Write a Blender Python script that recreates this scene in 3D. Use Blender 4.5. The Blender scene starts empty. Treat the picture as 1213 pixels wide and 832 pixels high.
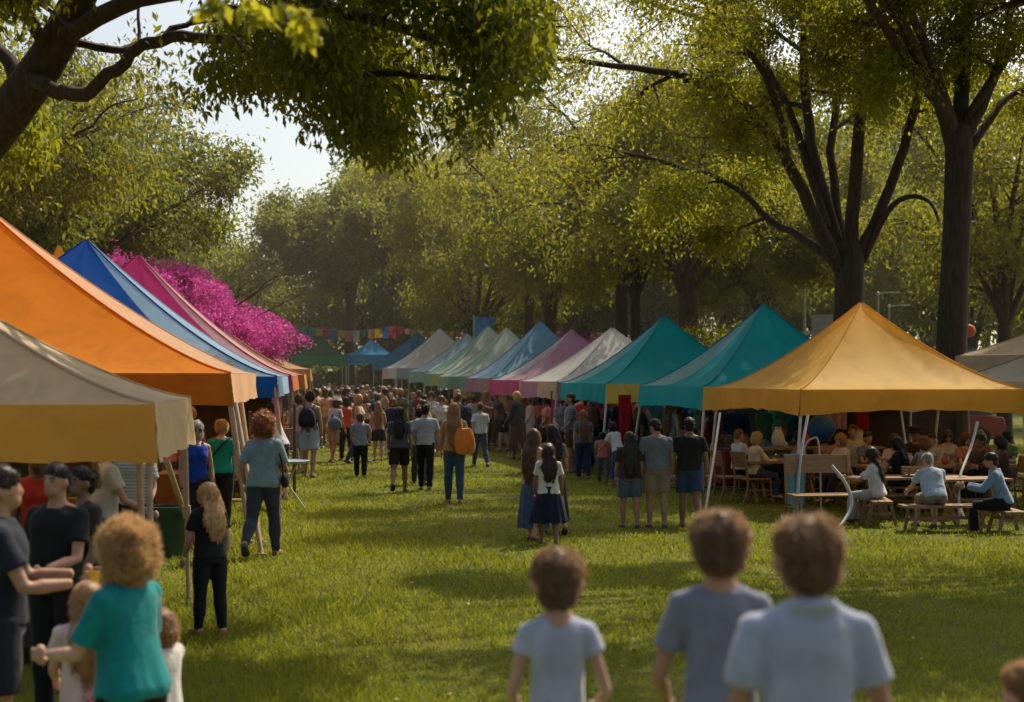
import bpy, bmesh, math, random
import numpy as np
from mathutils import Vector, Matrix, noise as mnoise

R = math.radians
SC = bpy.context.scene
COL = SC.collection
F_PX, CX, HY, EYE = 1800.0, 606.5, 446.0, 2.1     # focal length in photo pixels, optical centre, horizon row, eye height

def at(px, py, Y):
    """the point at depth Y that the photo shows at pixel (px, py)"""
    return np.array([(px - CX) * Y / F_PX, Y, EYE - (py - HY) * Y / F_PX])

def ground_z(x, y):
    t = min(1.0, max(0.0, (6.9 - y) / 2.6))
    return 0.45 * t * t * (3 - 2 * t)

# ------------------------------------------------------------------ materials
def new_mat(name):
    m = bpy.data.materials.new(name)
    m.use_nodes = True
    nt = m.node_tree
    nt.nodes.clear()
    out = nt.nodes.new('ShaderNodeOutputMaterial')
    return m, nt, out

def N(nt, t, **kw):
    n = nt.nodes.new(t)
    for k, v in kw.items():
        setattr(n, k, v)
    return n

def ramp(nt, fac, stops):
    r = N(nt, 'ShaderNodeValToRGB')
    els = r.color_ramp.elements
    els[0].position, els[0].color = stops[0][0], (*stops[0][1], 1)
    els[1].position, els[1].color = stops[-1][0], (*stops[-1][1], 1)
    for p, c in stops[1:-1]:
        e = els.new(p)
        e.color = (*c, 1)
    nt.links.new(fac, r.inputs[0])
    return r.outputs[0]

def mul(c, k):
    return tuple(min(1.0, max(0.0, x * k)) for x in c)

_cloth = {}
def cloth_mat(c, scale=9.0, bump=0.25, rough=0.85, trans=0.0, var=0.16, pat=None):
    """pat: ('stripe', colour, bands per metre) or ('print', colour, spots per metre)"""
    key = (tuple(round(x, 3) for x in c), scale, bump, trans, pat)
    if key in _cloth:
        return _cloth[key]
    m, nt, out = new_mat('cloth')
    tc = N(nt, 'ShaderNodeTexCoord')
    n1 = N(nt, 'ShaderNodeTexNoise')
    n1.inputs['Scale'].default_value = scale
    n1.inputs['Detail'].default_value = 4
    n1.inputs['Distortion'].default_value = 0.8
    nt.links.new(tc.outputs['Object'], n1.inputs['Vector'])
    col = ramp(nt, n1.outputs['Fac'], [(0.3, mul(c, 1 - var)), (0.7, mul(c, 1 + var))])
    if pat:
        if pat[0] == 'stripe':
            t_ = N(nt, 'ShaderNodeTexWave', bands_direction='Z'); t_.inputs['Scale'].default_value = pat[2]; t_.inputs['Distortion'].default_value = .6
            o_ = t_.outputs['Fac']
        else:
            t_ = N(nt, 'ShaderNodeTexVoronoi'); t_.inputs['Scale'].default_value = pat[2]
            o_ = t_.outputs['Distance']
        nt.links.new(tc.outputs['Object'], t_.inputs['Vector'])
        th_ = N(nt, 'ShaderNodeMath', operation='GREATER_THAN'); th_.inputs[1].default_value = .55 if pat[0] == 'stripe' else .38
        nt.links.new(o_, th_.inputs[0])
        mc = N(nt, 'ShaderNodeMixRGB'); mc.inputs[1].default_value = (*pat[1], 1)
        nt.links.new(th_.outputs[0], mc.inputs[0]); nt.links.new(col, mc.inputs[2]); col = mc.outputs[0]
    bs = N(nt, 'ShaderNodeBsdfPrincipled')
    bs.inputs['Roughness'].default_value = rough
    bs.inputs['Specular IOR Level'].default_value = 0.25
    bs.inputs['Sheen Weight'].default_value = min(.9, .06 + 1.8 * sum(c) / 3)
    bs.inputs['Sheen Roughness'].default_value = 0.35
    nt.links.new(col, bs.inputs['Base Color'])
    bp = N(nt, 'ShaderNodeBump')
    bp.inputs['Strength'].default_value = bump
    bp.inputs['Distance'].default_value = 0.03
    nt.links.new(n1.outputs['Fac'], bp.inputs['Height'])
    nt.links.new(bp.outputs[0], bs.inputs['Normal'])
    if trans > 0:
        tr = N(nt, 'ShaderNodeBsdfTranslucent')
        nt.links.new(col, tr.inputs['Color'])
        mx = N(nt, 'ShaderNodeMixShader')
        mx.inputs[0].default_value = trans
        nt.links.new(bs.outputs[0], mx.inputs[1])
        nt.links.new(tr.outputs[0], mx.inputs[2])
        nt.links.new(mx.outputs[0], out.inputs[0])
    else:
        nt.links.new(bs.outputs[0], out.inputs[0])
    _cloth[key] = m
    return m

def canopy_mat(c, trans=0.55):
    """coated tent fabric: soft sheen, faint wrinkles and stains, light coming through"""
    key = ('canopy', tuple(round(x, 3) for x in c), trans)
    if key in _cloth:
        return _cloth[key]
    m, nt, out = new_mat('canopy_fabric')
    tc = N(nt, 'ShaderNodeTexCoord')
    n1 = N(nt, 'ShaderNodeTexNoise')
    n1.inputs['Scale'].default_value = 1.6
    n1.inputs['Detail'].default_value = 6
    n1.inputs['Roughness'].default_value = 0.62
    n1.inputs['Distortion'].default_value = 1.2
    nt.links.new(tc.outputs['Object'], n1.inputs['Vector'])
    col = ramp(nt, n1.outputs['Fac'], [(0.25, mul(c, 0.82)), (0.5, c), (0.8, mul(c, 1.1))])
    n2 = N(nt, 'ShaderNodeTexNoise')
    n2.inputs['Scale'].default_value = 1.5
    n2.inputs['Detail'].default_value = 2
    n2.inputs['Distortion'].default_value = 1.0
    nt.links.new(tc.outputs['Object'], n2.inputs['Vector'])
    bp = N(nt, 'ShaderNodeBump')
    bp.inputs['Strength'].default_value = 0.12
    bp.inputs['Distance'].default_value = 0.04
    nt.links.new(n2.outputs['Fac'], bp.inputs['Height'])
    bs = N(nt, 'ShaderNodeBsdfPrincipled')
    bs.inputs['Roughness'].default_value = 0.6
    bs.inputs['Specular IOR Level'].default_value = 0.2
    nt.links.new(col, bs.inputs['Base Color'])
    nt.links.new(bp.outputs[0], bs.inputs['Normal'])
    tr = N(nt, 'ShaderNodeBsdfTranslucent')
    nt.links.new(col, tr.inputs['Color'])
    mx = N(nt, 'ShaderNodeMixShader')
    mx.inputs[0].default_value = trans
    nt.links.new(bs.outputs[0], mx.inputs[1])
    nt.links.new(tr.outputs[0], mx.inputs[2])
    nt.links.new(mx.outputs[0], out.inputs[0])
    _cloth[key] = m
    return m

def skin_mat(c):
    key = ('skin', c)
    if key in _cloth:
        return _cloth[key]
    m, nt, out = new_mat('skin')
    tc = N(nt, 'ShaderNodeTexCoord')
    n1 = N(nt, 'ShaderNodeTexNoise')
    n1.inputs['Scale'].default_value = 14
    n1.inputs['Detail'].default_value = 5
    nt.links.new(tc.outputs['Object'], n1.inputs['Vector'])
    col = ramp(nt, n1.outputs['Fac'], [(0.3, (c[0] * .86, c[1] * .8, c[2] * .78)), (0.7, mul(c, 1.08))])
    bs = N(nt, 'ShaderNodeBsdfPrincipled')
    bs.inputs['Roughness'].default_value = 0.55
    bs.inputs['Sheen Weight'].default_value = 0.25
    bs.inputs['Sheen Roughness'].default_value = 0.3
    bs.inputs['Sheen Tint'].default_value = (1.0, .8, .65, 1)
    nt.links.new(col, bs.inputs['Base Color'])
    nt.links.new(bs.outputs[0], out.inputs[0])
    _cloth[key] = m
    return m

def hair_mat(c):
    key = ('hair', c)
    if key in _cloth:
        return _cloth[key]
    m, nt, out = new_mat('hair')
    tc = N(nt, 'ShaderNodeTexCoord')
    mp = N(nt, 'ShaderNodeMapping')
    mp.inputs['Scale'].default_value = (95, 95, 9)
    nt.links.new(tc.outputs['Object'], mp.inputs['Vector'])
    n1 = N(nt, 'ShaderNodeTexNoise')
    n1.inputs['Scale'].default_value = 1.0
    n1.inputs['Detail'].default_value = 3
    n1.inputs['Distortion'].default_value = 0.6
    nt.links.new(mp.outputs[0], n1.inputs['Vector'])
    geo = N(nt, 'ShaderNodeNewGeometry')
    am = N(nt, 'ShaderNodeMath', operation='MULTIPLY_ADD'); am.inputs[1].default_value = .55; 
    hm_ = N(nt, 'ShaderNodeMath', operation='MULTIPLY'); hm_.inputs[1].default_value = .5
    nt.links.new(n1.outputs['Fac'], hm_.inputs[0]); nt.links.new(geo.outputs['Random Per Island'], am.inputs[0]); nt.links.new(hm_.outputs[0], am.inputs[2])
    col = ramp(nt, am.outputs[0], [(0.15, mul(c, 0.45)), (0.75, mul(c, 1.5))])
    bs = N(nt, 'ShaderNodeBsdfPrincipled')
    bs.inputs['Roughness'].default_value = 0.38
    bs.inputs['Specular IOR Level'].default_value = 0.6
    bs.inputs['Sheen Weight'].default_value = min(1.0, .25 + 4 * sum(c) / 3)
    bs.inputs['Sheen Roughness'].default_value = 0.3
    bs.inputs['Sheen Tint'].default_value = (1.0, .78, .55, 1)
    nt.links.new(col, bs.inputs['Base Color'])
    bp = N(nt, 'ShaderNodeBump')
    bp.inputs['Strength'].default_value = 0.5
    bp.inputs['Distance'].default_value = 0.01
    nt.links.new(n1.outputs['Fac'], bp.inputs['Height'])
    nt.links.new(bp.outputs[0], bs.inputs['Normal'])
    tr = N(nt, 'ShaderNodeBsdfTranslucent')
    tr.inputs[0].default_value = (*(x * min(3.2, .72 / max(c)) for x in c), 1)
    mx = N(nt, 'ShaderNodeMixShader')
    mx.inputs[0].default_value = 0.38
    nt.links.new(bs.outputs[0], mx.inputs[1])
    nt.links.new(tr.outputs[0], mx.inputs[2])
    nt.links.new(mx.outputs[0], out.inputs[0])
    _cloth[key] = m
    return m

def solid_mat(c, rough=0.6, metal=0.0, scale=6.0, var=0.2, bump=0.15, stretch=(1, 1, 1), name='surface'):
    key = ('solid', tuple(c), rough, metal, scale, stretch)
    if key in _cloth:
        return _cloth[key]
    m, nt, out = new_mat(name)
    tc = N(nt, 'ShaderNodeTexCoord')
    mp = N(nt, 'ShaderNodeMapping')
    mp.inputs['Scale'].default_value = stretch
    nt.links.new(tc.outputs['Object'], mp.inputs['Vector'])
    n1 = N(nt, 'ShaderNodeTexNoise')
    n1.inputs['Scale'].default_value = scale
    n1.inputs['Detail'].default_value = 6
    n1.inputs['Roughness'].default_value = 0.6
    nt.links.new(mp.outputs[0], n1.inputs['Vector'])
    col = ramp(nt, n1.outputs['Fac'], [(0.3, mul(c, 1 - var)), (0.7, mul(c, 1 + var))])
    bs = N(nt, 'ShaderNodeBsdfPrincipled')
    bs.inputs['Roughness'].default_value = rough
    bs.inputs['Metallic'].default_value = metal
    nt.links.new(col, bs.inputs['Base Color'])
    bp = N(nt, 'ShaderNodeBump')
    bp.inputs['Strength'].default_value = bump
    bp.inputs['Distance'].default_value = 0.02
    nt.links.new(n1.outputs['Fac'], bp.inputs['Height'])
    nt.links.new(bp.outputs[0], bs.inputs['Normal'])
    nt.links.new(bs.outputs[0], out.inputs[0])
    _cloth[key] = m
    return m

def leaf_mat(dark, light, glow, trans=0.45, scale=0.35, name='foliage'):
    m, nt, out = new_mat(name)
    geo = N(nt, 'ShaderNodeNewGeometry')
    tc = N(nt, 'ShaderNodeTexCoord')
    n1 = N(nt, 'ShaderNodeTexNoise')
    n1.inputs['Scale'].default_value = scale
    n1.inputs['Detail'].default_value = 2
    nt.links.new(tc.outputs['Object'], n1.inputs['Vector'])
    ad = N(nt, 'ShaderNodeMath', operation='MULTIPLY_ADD')
    ad.inputs[1].default_value = 0.45
    nt.links.new(geo.outputs['Random Per Island'], ad.inputs[0])
    sb = N(nt, 'ShaderNodeMath', operation='MULTIPLY_ADD')
    sb.inputs[1].default_value = 0.9
    sb.inputs[2].default_value = -0.2
    nt.links.new(n1.outputs['Fac'], sb.inputs[0])
    nt.links.new(sb.outputs[0], ad.inputs[2])
    col = ramp(nt, ad.outputs[0], [(0.15, dark), (0.85, light)])
    df = N(nt, 'ShaderNodeBsdfPrincipled')
    df.inputs['Roughness'].default_value = 0.5
    df.inputs['Specular IOR Level'].default_value = 0.3
    nt.links.new(col, df.inputs['Base Color'])
    tr = N(nt, 'ShaderNodeBsdfTranslucent')
    gl = ramp(nt, ad.outputs[0], [(0.15, mul(glow, 0.6)), (0.85, glow)])
    nt.links.new(gl, tr.inputs[0])
    mx = N(nt, 'ShaderNodeMixShader')
    mx.inputs[0].default_value = trans
    nt.links.new(df.outputs[0], mx.inputs[1])
    nt.links.new(tr.outputs[0], mx.inputs[2])
    nt.links.new(mx.outputs[0], out.inputs[0])
    return m

# ------------------------------------------------------------------ mesh builder
def unit(v):
    v = np.asarray(v, float)
    n = np.linalg.norm(v)
    return v / n if n > 1e-9 else np.array([0, 0, 1.0])

def smooth_path(pts, rad, k=4):
    """Catmull-Rom through the given points"""
    P = np.asarray(pts, float)
    rad = np.asarray(rad, float)
    n = len(P)
    if n < 3:
        return P, rad
    out, ro = [], []
    for i in range(n - 1):
        p0, p1, p2, p3 = P[max(i - 1, 0)], P[i], P[i + 1], P[min(i + 2, n - 1)]
        for j in range(k):
            t = j / k
            out.append(0.5 * (2 * p1 + (p2 - p0) * t + (2 * p0 - 5 * p1 + 4 * p2 - p3) * t * t + (3 * p1 - p0 - 3 * p2 + p3) * t ** 3))
            ro.append(rad[i] * (1 - t) + rad[i + 1] * t)
    out.append(P[-1])
    ro.append(rad[-1])
    return np.array(out), np.array(ro)

class MB:
    def __init__(self):
        self.v, self.f, self.mi, self.n = [], [], [], 0
    def add(self, V, Fs, mi=0):
        V = np.asarray(V, float).reshape(-1, 3)
        b = self.n
        self.v.append(V)
        self.f += [tuple(i + b for i in f) for f in Fs]
        self.mi += [mi] * len(Fs)
        self.n += len(V)
        return b
    def rings(self, rings, cap=True, mi=0):
        k = len(rings[0])
        V = np.vstack(rings)
        Fs = []
        for i in range(len(rings) - 1):
            for j in range(k):
                a, b = i * k + j, i * k + (j + 1) % k
                Fs.append((a, b, b + k, a + k))
        if cap:
            Fs.append(tuple(range(k - 1, -1, -1)))
            Fs.append(tuple(range((len(rings) - 1) * k, len(rings) * k)))
        self.add(V, Fs, mi)
    def tube(self, pts, rad, k=8, cap=True, flat=None, mi=0):
        """flat: (axis, factor) squeezes the section along one world axis"""
        P = np.asarray(pts, float)
        rad = np.full(len(P), rad, float) if np.isscalar(rad) else np.asarray(rad, float)
        T = np.gradient(P, axis=0)
        t0 = unit(T[0])
        ref = np.array([1.0, 0, 0]) if abs(t0[0]) < 0.9 else np.array([0, 1.0, 0])
        u = unit(np.cross(t0, ref))
        ang = np.arange(k) * 2 * math.pi / k
        ca, sa = np.cos(ang)[:, None], np.sin(ang)[:, None]
        rg = []
        for i in range(len(P)):
            t = unit(T[i])
            u = unit(u - t * np.dot(u, t))
            w = np.cross(t, u)
            off = ca * u * rad[i] + sa * w * rad[i]
            if flat is not None:
                ax = np.asarray(flat[0], float)
                off = off - np.outer(off @ ax, ax) * (1 - flat[1])
            rg.append(P[i] + off)
        self.rings(rg, cap, mi)
    def bar(self, a, b, w, h=None, mi=0, up=(0, 0, 1)):
        """rectangular bar from a to b"""
        a, b = np.asarray(a, float), np.asarray(b, float)
        h = w if h is None else h
        t = unit(b - a)
        up = np.asarray(up, float)
        if abs(np.dot(t, up)) > 0.95:
            up = np.array([0, 1.0, 0])
        s = unit(np.cross(t, up))
        q = np.cross(s, t)
        c = [(-1, -1), (1, -1), (1, 1), (-1, 1)]
        self.rings([np.array([p + s * x * w / 2 + q * y * h / 2 for x, y in c]) for p in (a, b)], True, mi)
    def box(self, c, d, rot=None, mi=0):
        c, d = np.asarray(c, float), np.asarray(d, float) / 2
        V = np.array([(x, y, z) for z in (-1, 1) for x, y in ((-1, -1), (1, -1), (1, 1), (-1, 1))]) * d
        if rot is not None:
            V = V @ np.array(rot).T
        self.add(V + c, [(3, 2, 1, 0), (4, 5, 6, 7), (0, 1, 5, 4), (1, 2, 6, 5), (2, 3, 7, 6), (3, 0, 4, 7)], mi)
    def ellipsoid(self, c, r, nu=14, nv=9, M=None, mi=0):
        c, r = np.asarray(c, float), np.asarray(r, float)
        rg = []
        for i in range(nv):
            th = math.pi * (i + 0.35) / (nv - 0.3)
            a = np.arange(nu) * 2 * math.pi / nu
            p = np.stack([np.sin(th) * np.cos(a), np.sin(th) * np.sin(a), np.full(nu, -math.cos(th))], 1) * r
            if M is not None:
                p = p @ np.array(M).T
            rg.append(p + c)
        self.rings(rg, True, mi)
    def lathe(self, prof, c=(0, 0, 0), k=16, cap=True, mi=0):
        a = np.arange(k) * 2 * math.pi / k
        self.rings([np.stack([r * np.cos(a) + c[0], r * np.sin(a) + c[1], np.full(k, z + c[2])], 1) for r, z in prof], cap, mi)
    def grid(self, G, mi=None):
        """G: (a, b, 3) sheet of points; mi: function(i, j) -> material index"""
        a, b = G.shape[:2]
        base = self.n
        self.v.append(G.reshape(-1, 3))
        self.n += a * b
        for i in range(a - 1):
            for j in range(b - 1):
                q = base + i * b + j
                self.f.append((q, q + 1, q + b + 1, q + b))
                self.mi.append(mi(i, j) if mi else 0)
    def mesh(self, name):
        me = bpy.data.meshes.new(name)
        V = np.vstack(self.v)
        me.from_pydata(V.tolist(), [], self.f)
        if any(self.mi):
            me.polygons.foreach_set('material_index', self.mi)
        me.update()
        return me
    def build(self, name, mats, parent=None, smooth=True):
        me = self.mesh(name)
        for m in (mats if isinstance(mats, (list, tuple)) else [mats]):
            me.materials.append(m)
        if smooth:
            me.polygons.foreach_set('use_smooth', [True] * len(me.polygons))
            me.set_sharp_from_angle(angle=R(50))
        o = bpy.data.objects.new(name, me)
        COL.objects.link(o)
        o.parent = parent
        return o

def np_quads(name, V, mat, parent=None):
    """mesh of separate quads from an (n, 4, 3) array"""
    n = len(V)
    me = bpy.data.meshes.new(name)
    me.vertices.add(n * 4)
    me.vertices.foreach_set('co', np.ascontiguousarray(V, np.float32).ravel())
    me.loops.add(n * 4)
    me.loops.foreach_set('vertex_index', np.arange(n * 4, dtype=np.int32))
    me.polygons.add(n)
    me.polygons.foreach_set('loop_start', np.arange(n, dtype=np.int32) * 4)
    me.update(calc_edges=True)
    me.materials.append(mat)
    o = bpy.data.objects.new(name, me)
    COL.objects.link(o)
    o.parent = parent
    return o

def tag(o, label=None, cat=None, group=None, kind=None):
    if label: o['label'] = label
    if cat: o['category'] = cat
    if group: o['group'] = group
    if kind: o['kind'] = kind
    return o

def empty(name, loc=(0, 0, 0), rz=0.0, label=None, cat=None, group=None):
    o = bpy.data.objects.new(name, None)
    o.empty_display_size = 0.2
    COL.objects.link(o)
    o.location = loc
    o.rotation_euler = (0, 0, rz)
    return tag(o, label, cat, group)

def copy_tree(o, parent=None):
    c = o.copy()
    COL.objects.link(c)
    c.parent = parent
    for ch in list(o.children):
        copy_tree(ch, c)
    return c

def folds(V, seed, freq, n=4):
    """smooth pseudo-random field in about [-1, 1] for wrinkles"""
    rg = np.random.RandomState(seed)
    s = np.zeros(len(V))
    for i in range(n):
        k = rg.normal(size=3); k *= freq * (0.6 + 0.5 * i) / np.linalg.norm(k)
        m = rg.normal(size=3); m *= freq * 0.6 / np.linalg.norm(m)
        s += np.sin(V @ k + rg.uniform(0, 6.3) + 1.6 * np.sin(V @ m + rg.uniform(0, 6.3))) / (1 + 0.5 * i)
    return s / 2.2

PENDING = []
def blob(name, mb, mat, parent, vox, it=4, wrinkle=None, post=None, fac=0.5):
    """several overlapping closed shapes grown together into ONE continuous surface (turned into plain mesh data by settle())"""
    me = mb.mesh(name)
    o = bpy.data.objects.new(name, me)
    COL.objects.link(o)
    o.parent = parent
    md = o.modifiers.new('r', 'REMESH'); md.mode = 'VOXEL'; md.voxel_size = vox; md.adaptivity = 0
    if it:
        ms = o.modifiers.new('s', 'SMOOTH'); ms.iterations = it; ms.factor = fac
    PENDING.append((o, mat, wrinkle, post))
    return o

def settle():
    dg = bpy.context.evaluated_depsgraph_get()
    dg.update()
    for o, mat, wrinkle, post in PENDING:
        me = bpy.data.meshes.new_from_object(o.evaluated_get(dg))
        if wrinkle and len(me.vertices):
            n = len(me.vertices)
            co = np.empty(n * 3, np.float32); me.vertices.foreach_get('co', co); co = co.reshape(-1, 3)
            nr = np.empty(n * 3, np.float32); me.vertices.foreach_get('normal', nr); nr = nr.reshape(-1, 3)
            for seed, freq, amp, st in wrinkle:
                co = co + nr * (folds(co * np.array(st), seed, freq) * amp)[:, None]
            me.vertices.foreach_set('co', np.ascontiguousarray(co, np.float32).ravel())
            me.update()
        if post:
            extra = post(me)
            if extra is not None:
                tmp = extra.mesh('x')
                bm = bmesh.new(); bm.from_mesh(me); bm.from_mesh(tmp); bm.to_mesh(me); bm.free()
                bpy.data.meshes.remove(tmp)
        old = o.data
        o.modifiers.clear()
        me.name = o.name
        o.data = me
        bpy.data.meshes.remove(old)
        me.materials.clear()
        me.materials.append(mat)
        me.polygons.foreach_set('use_smooth', [True] * len(me.polygons))
    PENDING.clear()
SKY_STRENGTH, SUN_STRENGTH, HAZE, VEIL = 0.115, 5.0, 0.0010, 11.0
AZ, EL = 34.0, 51.0
SUNDIR = np.array([math.sin(R(AZ)) * math.cos(R(EL)), math.cos(R(AZ)) * math.cos(R(EL)), math.sin(R(EL))])
GRASS_N = 420000
def LN(n): return int(n)
# ------------------------------------------------------------------ people
SKIN = {'light': (0.52, 0.31, 0.22), 'tan': (0.40, 0.22, 0.14), 'brown': (0.24, 0.125, 0.075), 'dark': (0.12, 0.062, 0.04), 'pale': (0.58, 0.38, 0.29)}
HAIR = {'black': (0.012, 0.009, 0.008), 'dark': (0.03, 0.018, 0.012), 'brown': (0.11, 0.058, 0.030), 'chestnut': (0.17, 0.10, 0.055), 'auburn': (0.17, 0.065, 0.025), 'blonde': (0.46, 0.29, 0.13), 'gold': (0.56, 0.37, 0.18), 'sandy': (0.27, 0.155, 0.07), 'grey': (0.27, 0.25, 0.235)}
_pc = [0]

def strands(n, length, seed, down=0.5, width=0.004, crown=None):
    """post step: short loose hairs over a hair mesh, so its outline is not smooth"""
    def run(me):
        rg = np.random.RandomState(seed)
        nv = len(me.vertices)
        if nv == 0: return None
        co = np.empty(nv * 3, np.float32); me.vertices.foreach_get('co', co); co = co.reshape(-1, 3)
        nr = np.empty(nv * 3, np.float32); me.vertices.foreach_get('normal', nr); nr = nr.reshape(-1, 3)
        ids = rg.randint(0, nv, n)
        p, nn = co[ids], nr[ids]
        d = nn + rg.normal(size=(n, 3)) * 0.55 + np.array([0, -0.1, -down])
        if crown is not None:                                # combed away from the crown, lying along the head
            v = p - crown; v /= np.linalg.norm(v, axis=1)[:, None] + 1e-6
            v = v + np.array([0, 0, -.5]); t = v - nn * np.sum(v * nn, axis=1)[:, None]
            t /= np.linalg.norm(t, axis=1)[:, None] + 1e-6
            d = t + nn * rg.uniform(.05, .5, (n, 1)) + rg.normal(size=(n, 3)) * .22
        d /= np.linalg.norm(d, axis=1)[:, None]
        s = np.cross(d, rg.normal(size=(n, 3))); s /= np.linalg.norm(s, axis=1)[:, None]
        L = length * rg.uniform(0.4, 1.2, n)[:, None]
        V = np.stack([p - s * width - nn * 0.006, p + s * width - nn * 0.006, p + d * L * 0.6 + s * width * .6, p + d * L + np.array([0, 0, -0.25 * down]) * L], 1).reshape(-1, 3)
        mb = MB()
        mb.add(V, [(4 * i, 4 * i + 1, 4 * i + 2, 4 * i + 3) for i in range(n)])
        return mb
    return run

def person(label, x, y, H, yaw=0.0, kid=0.0, f=True, skin='tan', hair=('long', 'brown'), top=('tee', (0.5, 0.5, 0.5)), bottom=('trousers', (0.03, 0.03, 0.04)),
           shoes=(0.05, 0.045, 0.04), la=(5, 9, 15), ra=(5, 9, 15), ll=(0, 0), rl=(0, 0), sit=None, lean=0.0, head=(0, 0), q=1, group=None, z=None, glasses=False, face=False, collar=False, hat=None, wide=1.0, cat='person', vox=None):
    """one person as an Empty at the feet with a continuous body mesh, hair and clothing.  yaw 0 looks along +Y (away from the camera), 90 looks along -X.
    la / ra: left and right arm = forward swing, sideways lift, elbow bend.  ll / rl: legs = hip swing, knee bend."""
    _pc[0] += 1
    sd = _pc[0] * 17
    rnd = random.Random(sd)
    u = H / 1.75
    w = u * (1 + 0.24 * kid) * wide
    hl = H * (0.132 + 0.034 * kid)
    legL = H * (0.53 - 0.045 * kid)
    ank = 0.045 * H
    thL, shL = (legL - ank) * 0.52, (legL - ank) * 0.48
    nk = 0.035 - 0.021 * min(1, kid * 1.8)
    tor = H - hl - nk * H - legL
    if sit is not None:
        ll, rl = (88, 84), (86, 90)
        hz = sit + 0.095 * w
    else:
        hz = max(thL * math.cos(R(h)) + shL * math.cos(R(h - k)) for h, k in (ll, rl)) + ank
    sl, cl = math.sin(R(lean)), math.cos(R(lean))
    def T(px, py, t):                                     # torso coordinates -> local
        return np.array([px, py * cl + t * sl, hz + t * cl - py * sl])
    TX, TY = np.array([1.0, 0, 0]), np.array([0, cl, -sl])
    ang = np.arange(18) * 2 * math.pi / 18
    def ring(t, rx, ry, cy=0.0, pw=1.0):
        c = T(0, cy, t)
        ca, sa = np.cos(ang), np.sin(ang)
        e = 0.82
        ca, sa = np.sign(ca) * np.abs(ca) ** e, np.sign(sa) * np.abs(sa) ** e
        return c + np.outer(ca * rx, TX) + np.outer(sa * ry, TY)
    sx = (0.158 if f else 0.178) * w
    hipw, waw, chw = ((0.168, 0.128, 0.148) if f else (0.158, 0.145, 0.172))
    if kid > 0.4: hipw, waw, chw = 0.140, 0.130, 0.140
    prof = [(-0.12, hipw * .86, .105, 0), (0.0, hipw, .112, -.005), (0.30, waw * 1.04, .098, 0), (0.48, waw, .092, .005), (0.72, chw, .108, .006), (0.86, chw * 1.02, .098, 0), (0.955, chw * .82, .078, -.006), (1.0, .07, .06, -.008)]
    neck_r = (0.054 if not f else 0.047) * max(w, u * (1 + .2 * kid))
    def torso(mb, a, b, inf, upto=1.0, loose=0.0):
        """loft of the trunk between the fractions a and b, inflated"""
        ts = [p[0] for p in prof]
        tt = np.linspace(a, b, 12)
        rg = []
        for t in tt:
            rx = np.interp(t, ts, [p[1] for p in prof]) * w
            ry = np.interp(t, ts, [p[2] for p in prof]) * w
            cy = np.interp(t, ts, [p[3] for p in prof]) * w
            lo = loose * w * (1 - min(1, max(0, (t - .0) / .75)))
            if loose: rx = max(rx, (chw - .01) * w * 0.96) if t < .75 else rx
            if loose: ry = max(ry, .1 * w) if t < .75 else ry
            rg.append(ring(t * tor, rx + inf + lo, ry + inf + lo, cy))
        mb.rings(rg)
    # arms
    arms = []
    for side, (fw, ab, el) in ((-1, la), (1, ra)):
        sh = T(side * sx, -0.005 * w, tor * 0.875)
        a, b_ = R(fw), R(ab)
        d1 = np.array([side * math.sin(b_), math.sin(a) * math.cos(b_), -math.cos(a) * math.cos(b_)])
        a2 = R(fw + el)
        inn = 0.35 * math.sin(R(min(el, 90)))
        d2 = unit([side * (math.sin(b_) * .6 - inn), math.sin(a2), -math.cos(a2)])
        e = sh + d1 * 0.168 * H
        wr = e + d2 * 0.142 * H
        arms.append((side, sh, e, wr, d1, d2))
    legs = []
    for side, (h, k) in ((-1, ll), (1, rl)):
        hp = np.array([side * 0.088 * w, 0, hz - 0.02 * u])
        a, b_ = R(h), R(h - k)
        spread = 0.10 if sit is not None else 0.025
        d1 = unit([side * spread, math.sin(a), -math.cos(a)])
        d2 = unit([side * 0.01, math.sin(b_), -math.cos(b_)])
        kn = hp + d1 * thL
        an = kn + d2 * shL
        pitch = min(0, (h - k)) * 0.75 if sit is None else 0
        fd = np.array([side * 0.12, math.cos(R(pitch)), math.sin(R(pitch))])
        legs.append((side, hp, kn, an, unit(fd)))
    nt_ = T(0, 0.0, tor + (nk - .005) * H)                       # top of the neck
    hy, hp_ = R(head[0]), R(head[1] - lean * 0.45)
    Mh = np.array(Matrix.Rotation(hy, 3, 'Z') @ Matrix.Rotation(hp_, 3, 'X'))
    hr = np.array([0.325 * hl * (1 + .05 * kid), 0.41 * hl, 0.44 * hl])
    if kid > .4: hr = np.array([0.375, 0.40, 0.43]) * hl
    hc0 = np.array([0, 0.012 * u, hl * 0.53])
    def Hd(p): return nt_ + Mh @ (np.asarray(p, float))
    # ---- body, one surface
    mb = MB()
    torso(mb, -0.12, 1.0, 0)
    mb.tube([T(0, -0.012 * w, tor * 0.93), T(0, -.006 * w, tor + .02 * H), Hd((0, .0, hl * .22))], [neck_r * 1.25, neck_r, neck_r * .98], 12)
    for side, sh, e, wr, d1, d2 in arms:
        mb.ellipsoid(sh, np.array([.046, .048, .05]) * w)
        mb.tube([T(side * .02 * w, -.012 * w, tor * 1.0), T(side * sx * .55, -.012 * w, tor * .935), sh + np.array([0, 0, .002])], np.array([.042, .046, .044]) * w, 10)
        mb.tube([sh, sh * .55 + e * .45, e, e * .65 + wr * .35, wr], np.array([.045, .043, .036, .038, .025]) * w, 10)
        mb.ellipsoid(wr + d2 * .045 * H * (1 + .1 * kid), np.array([.02, .04, .045]) * w if False else np.array([.03, .03, .05]) * w)
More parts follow.
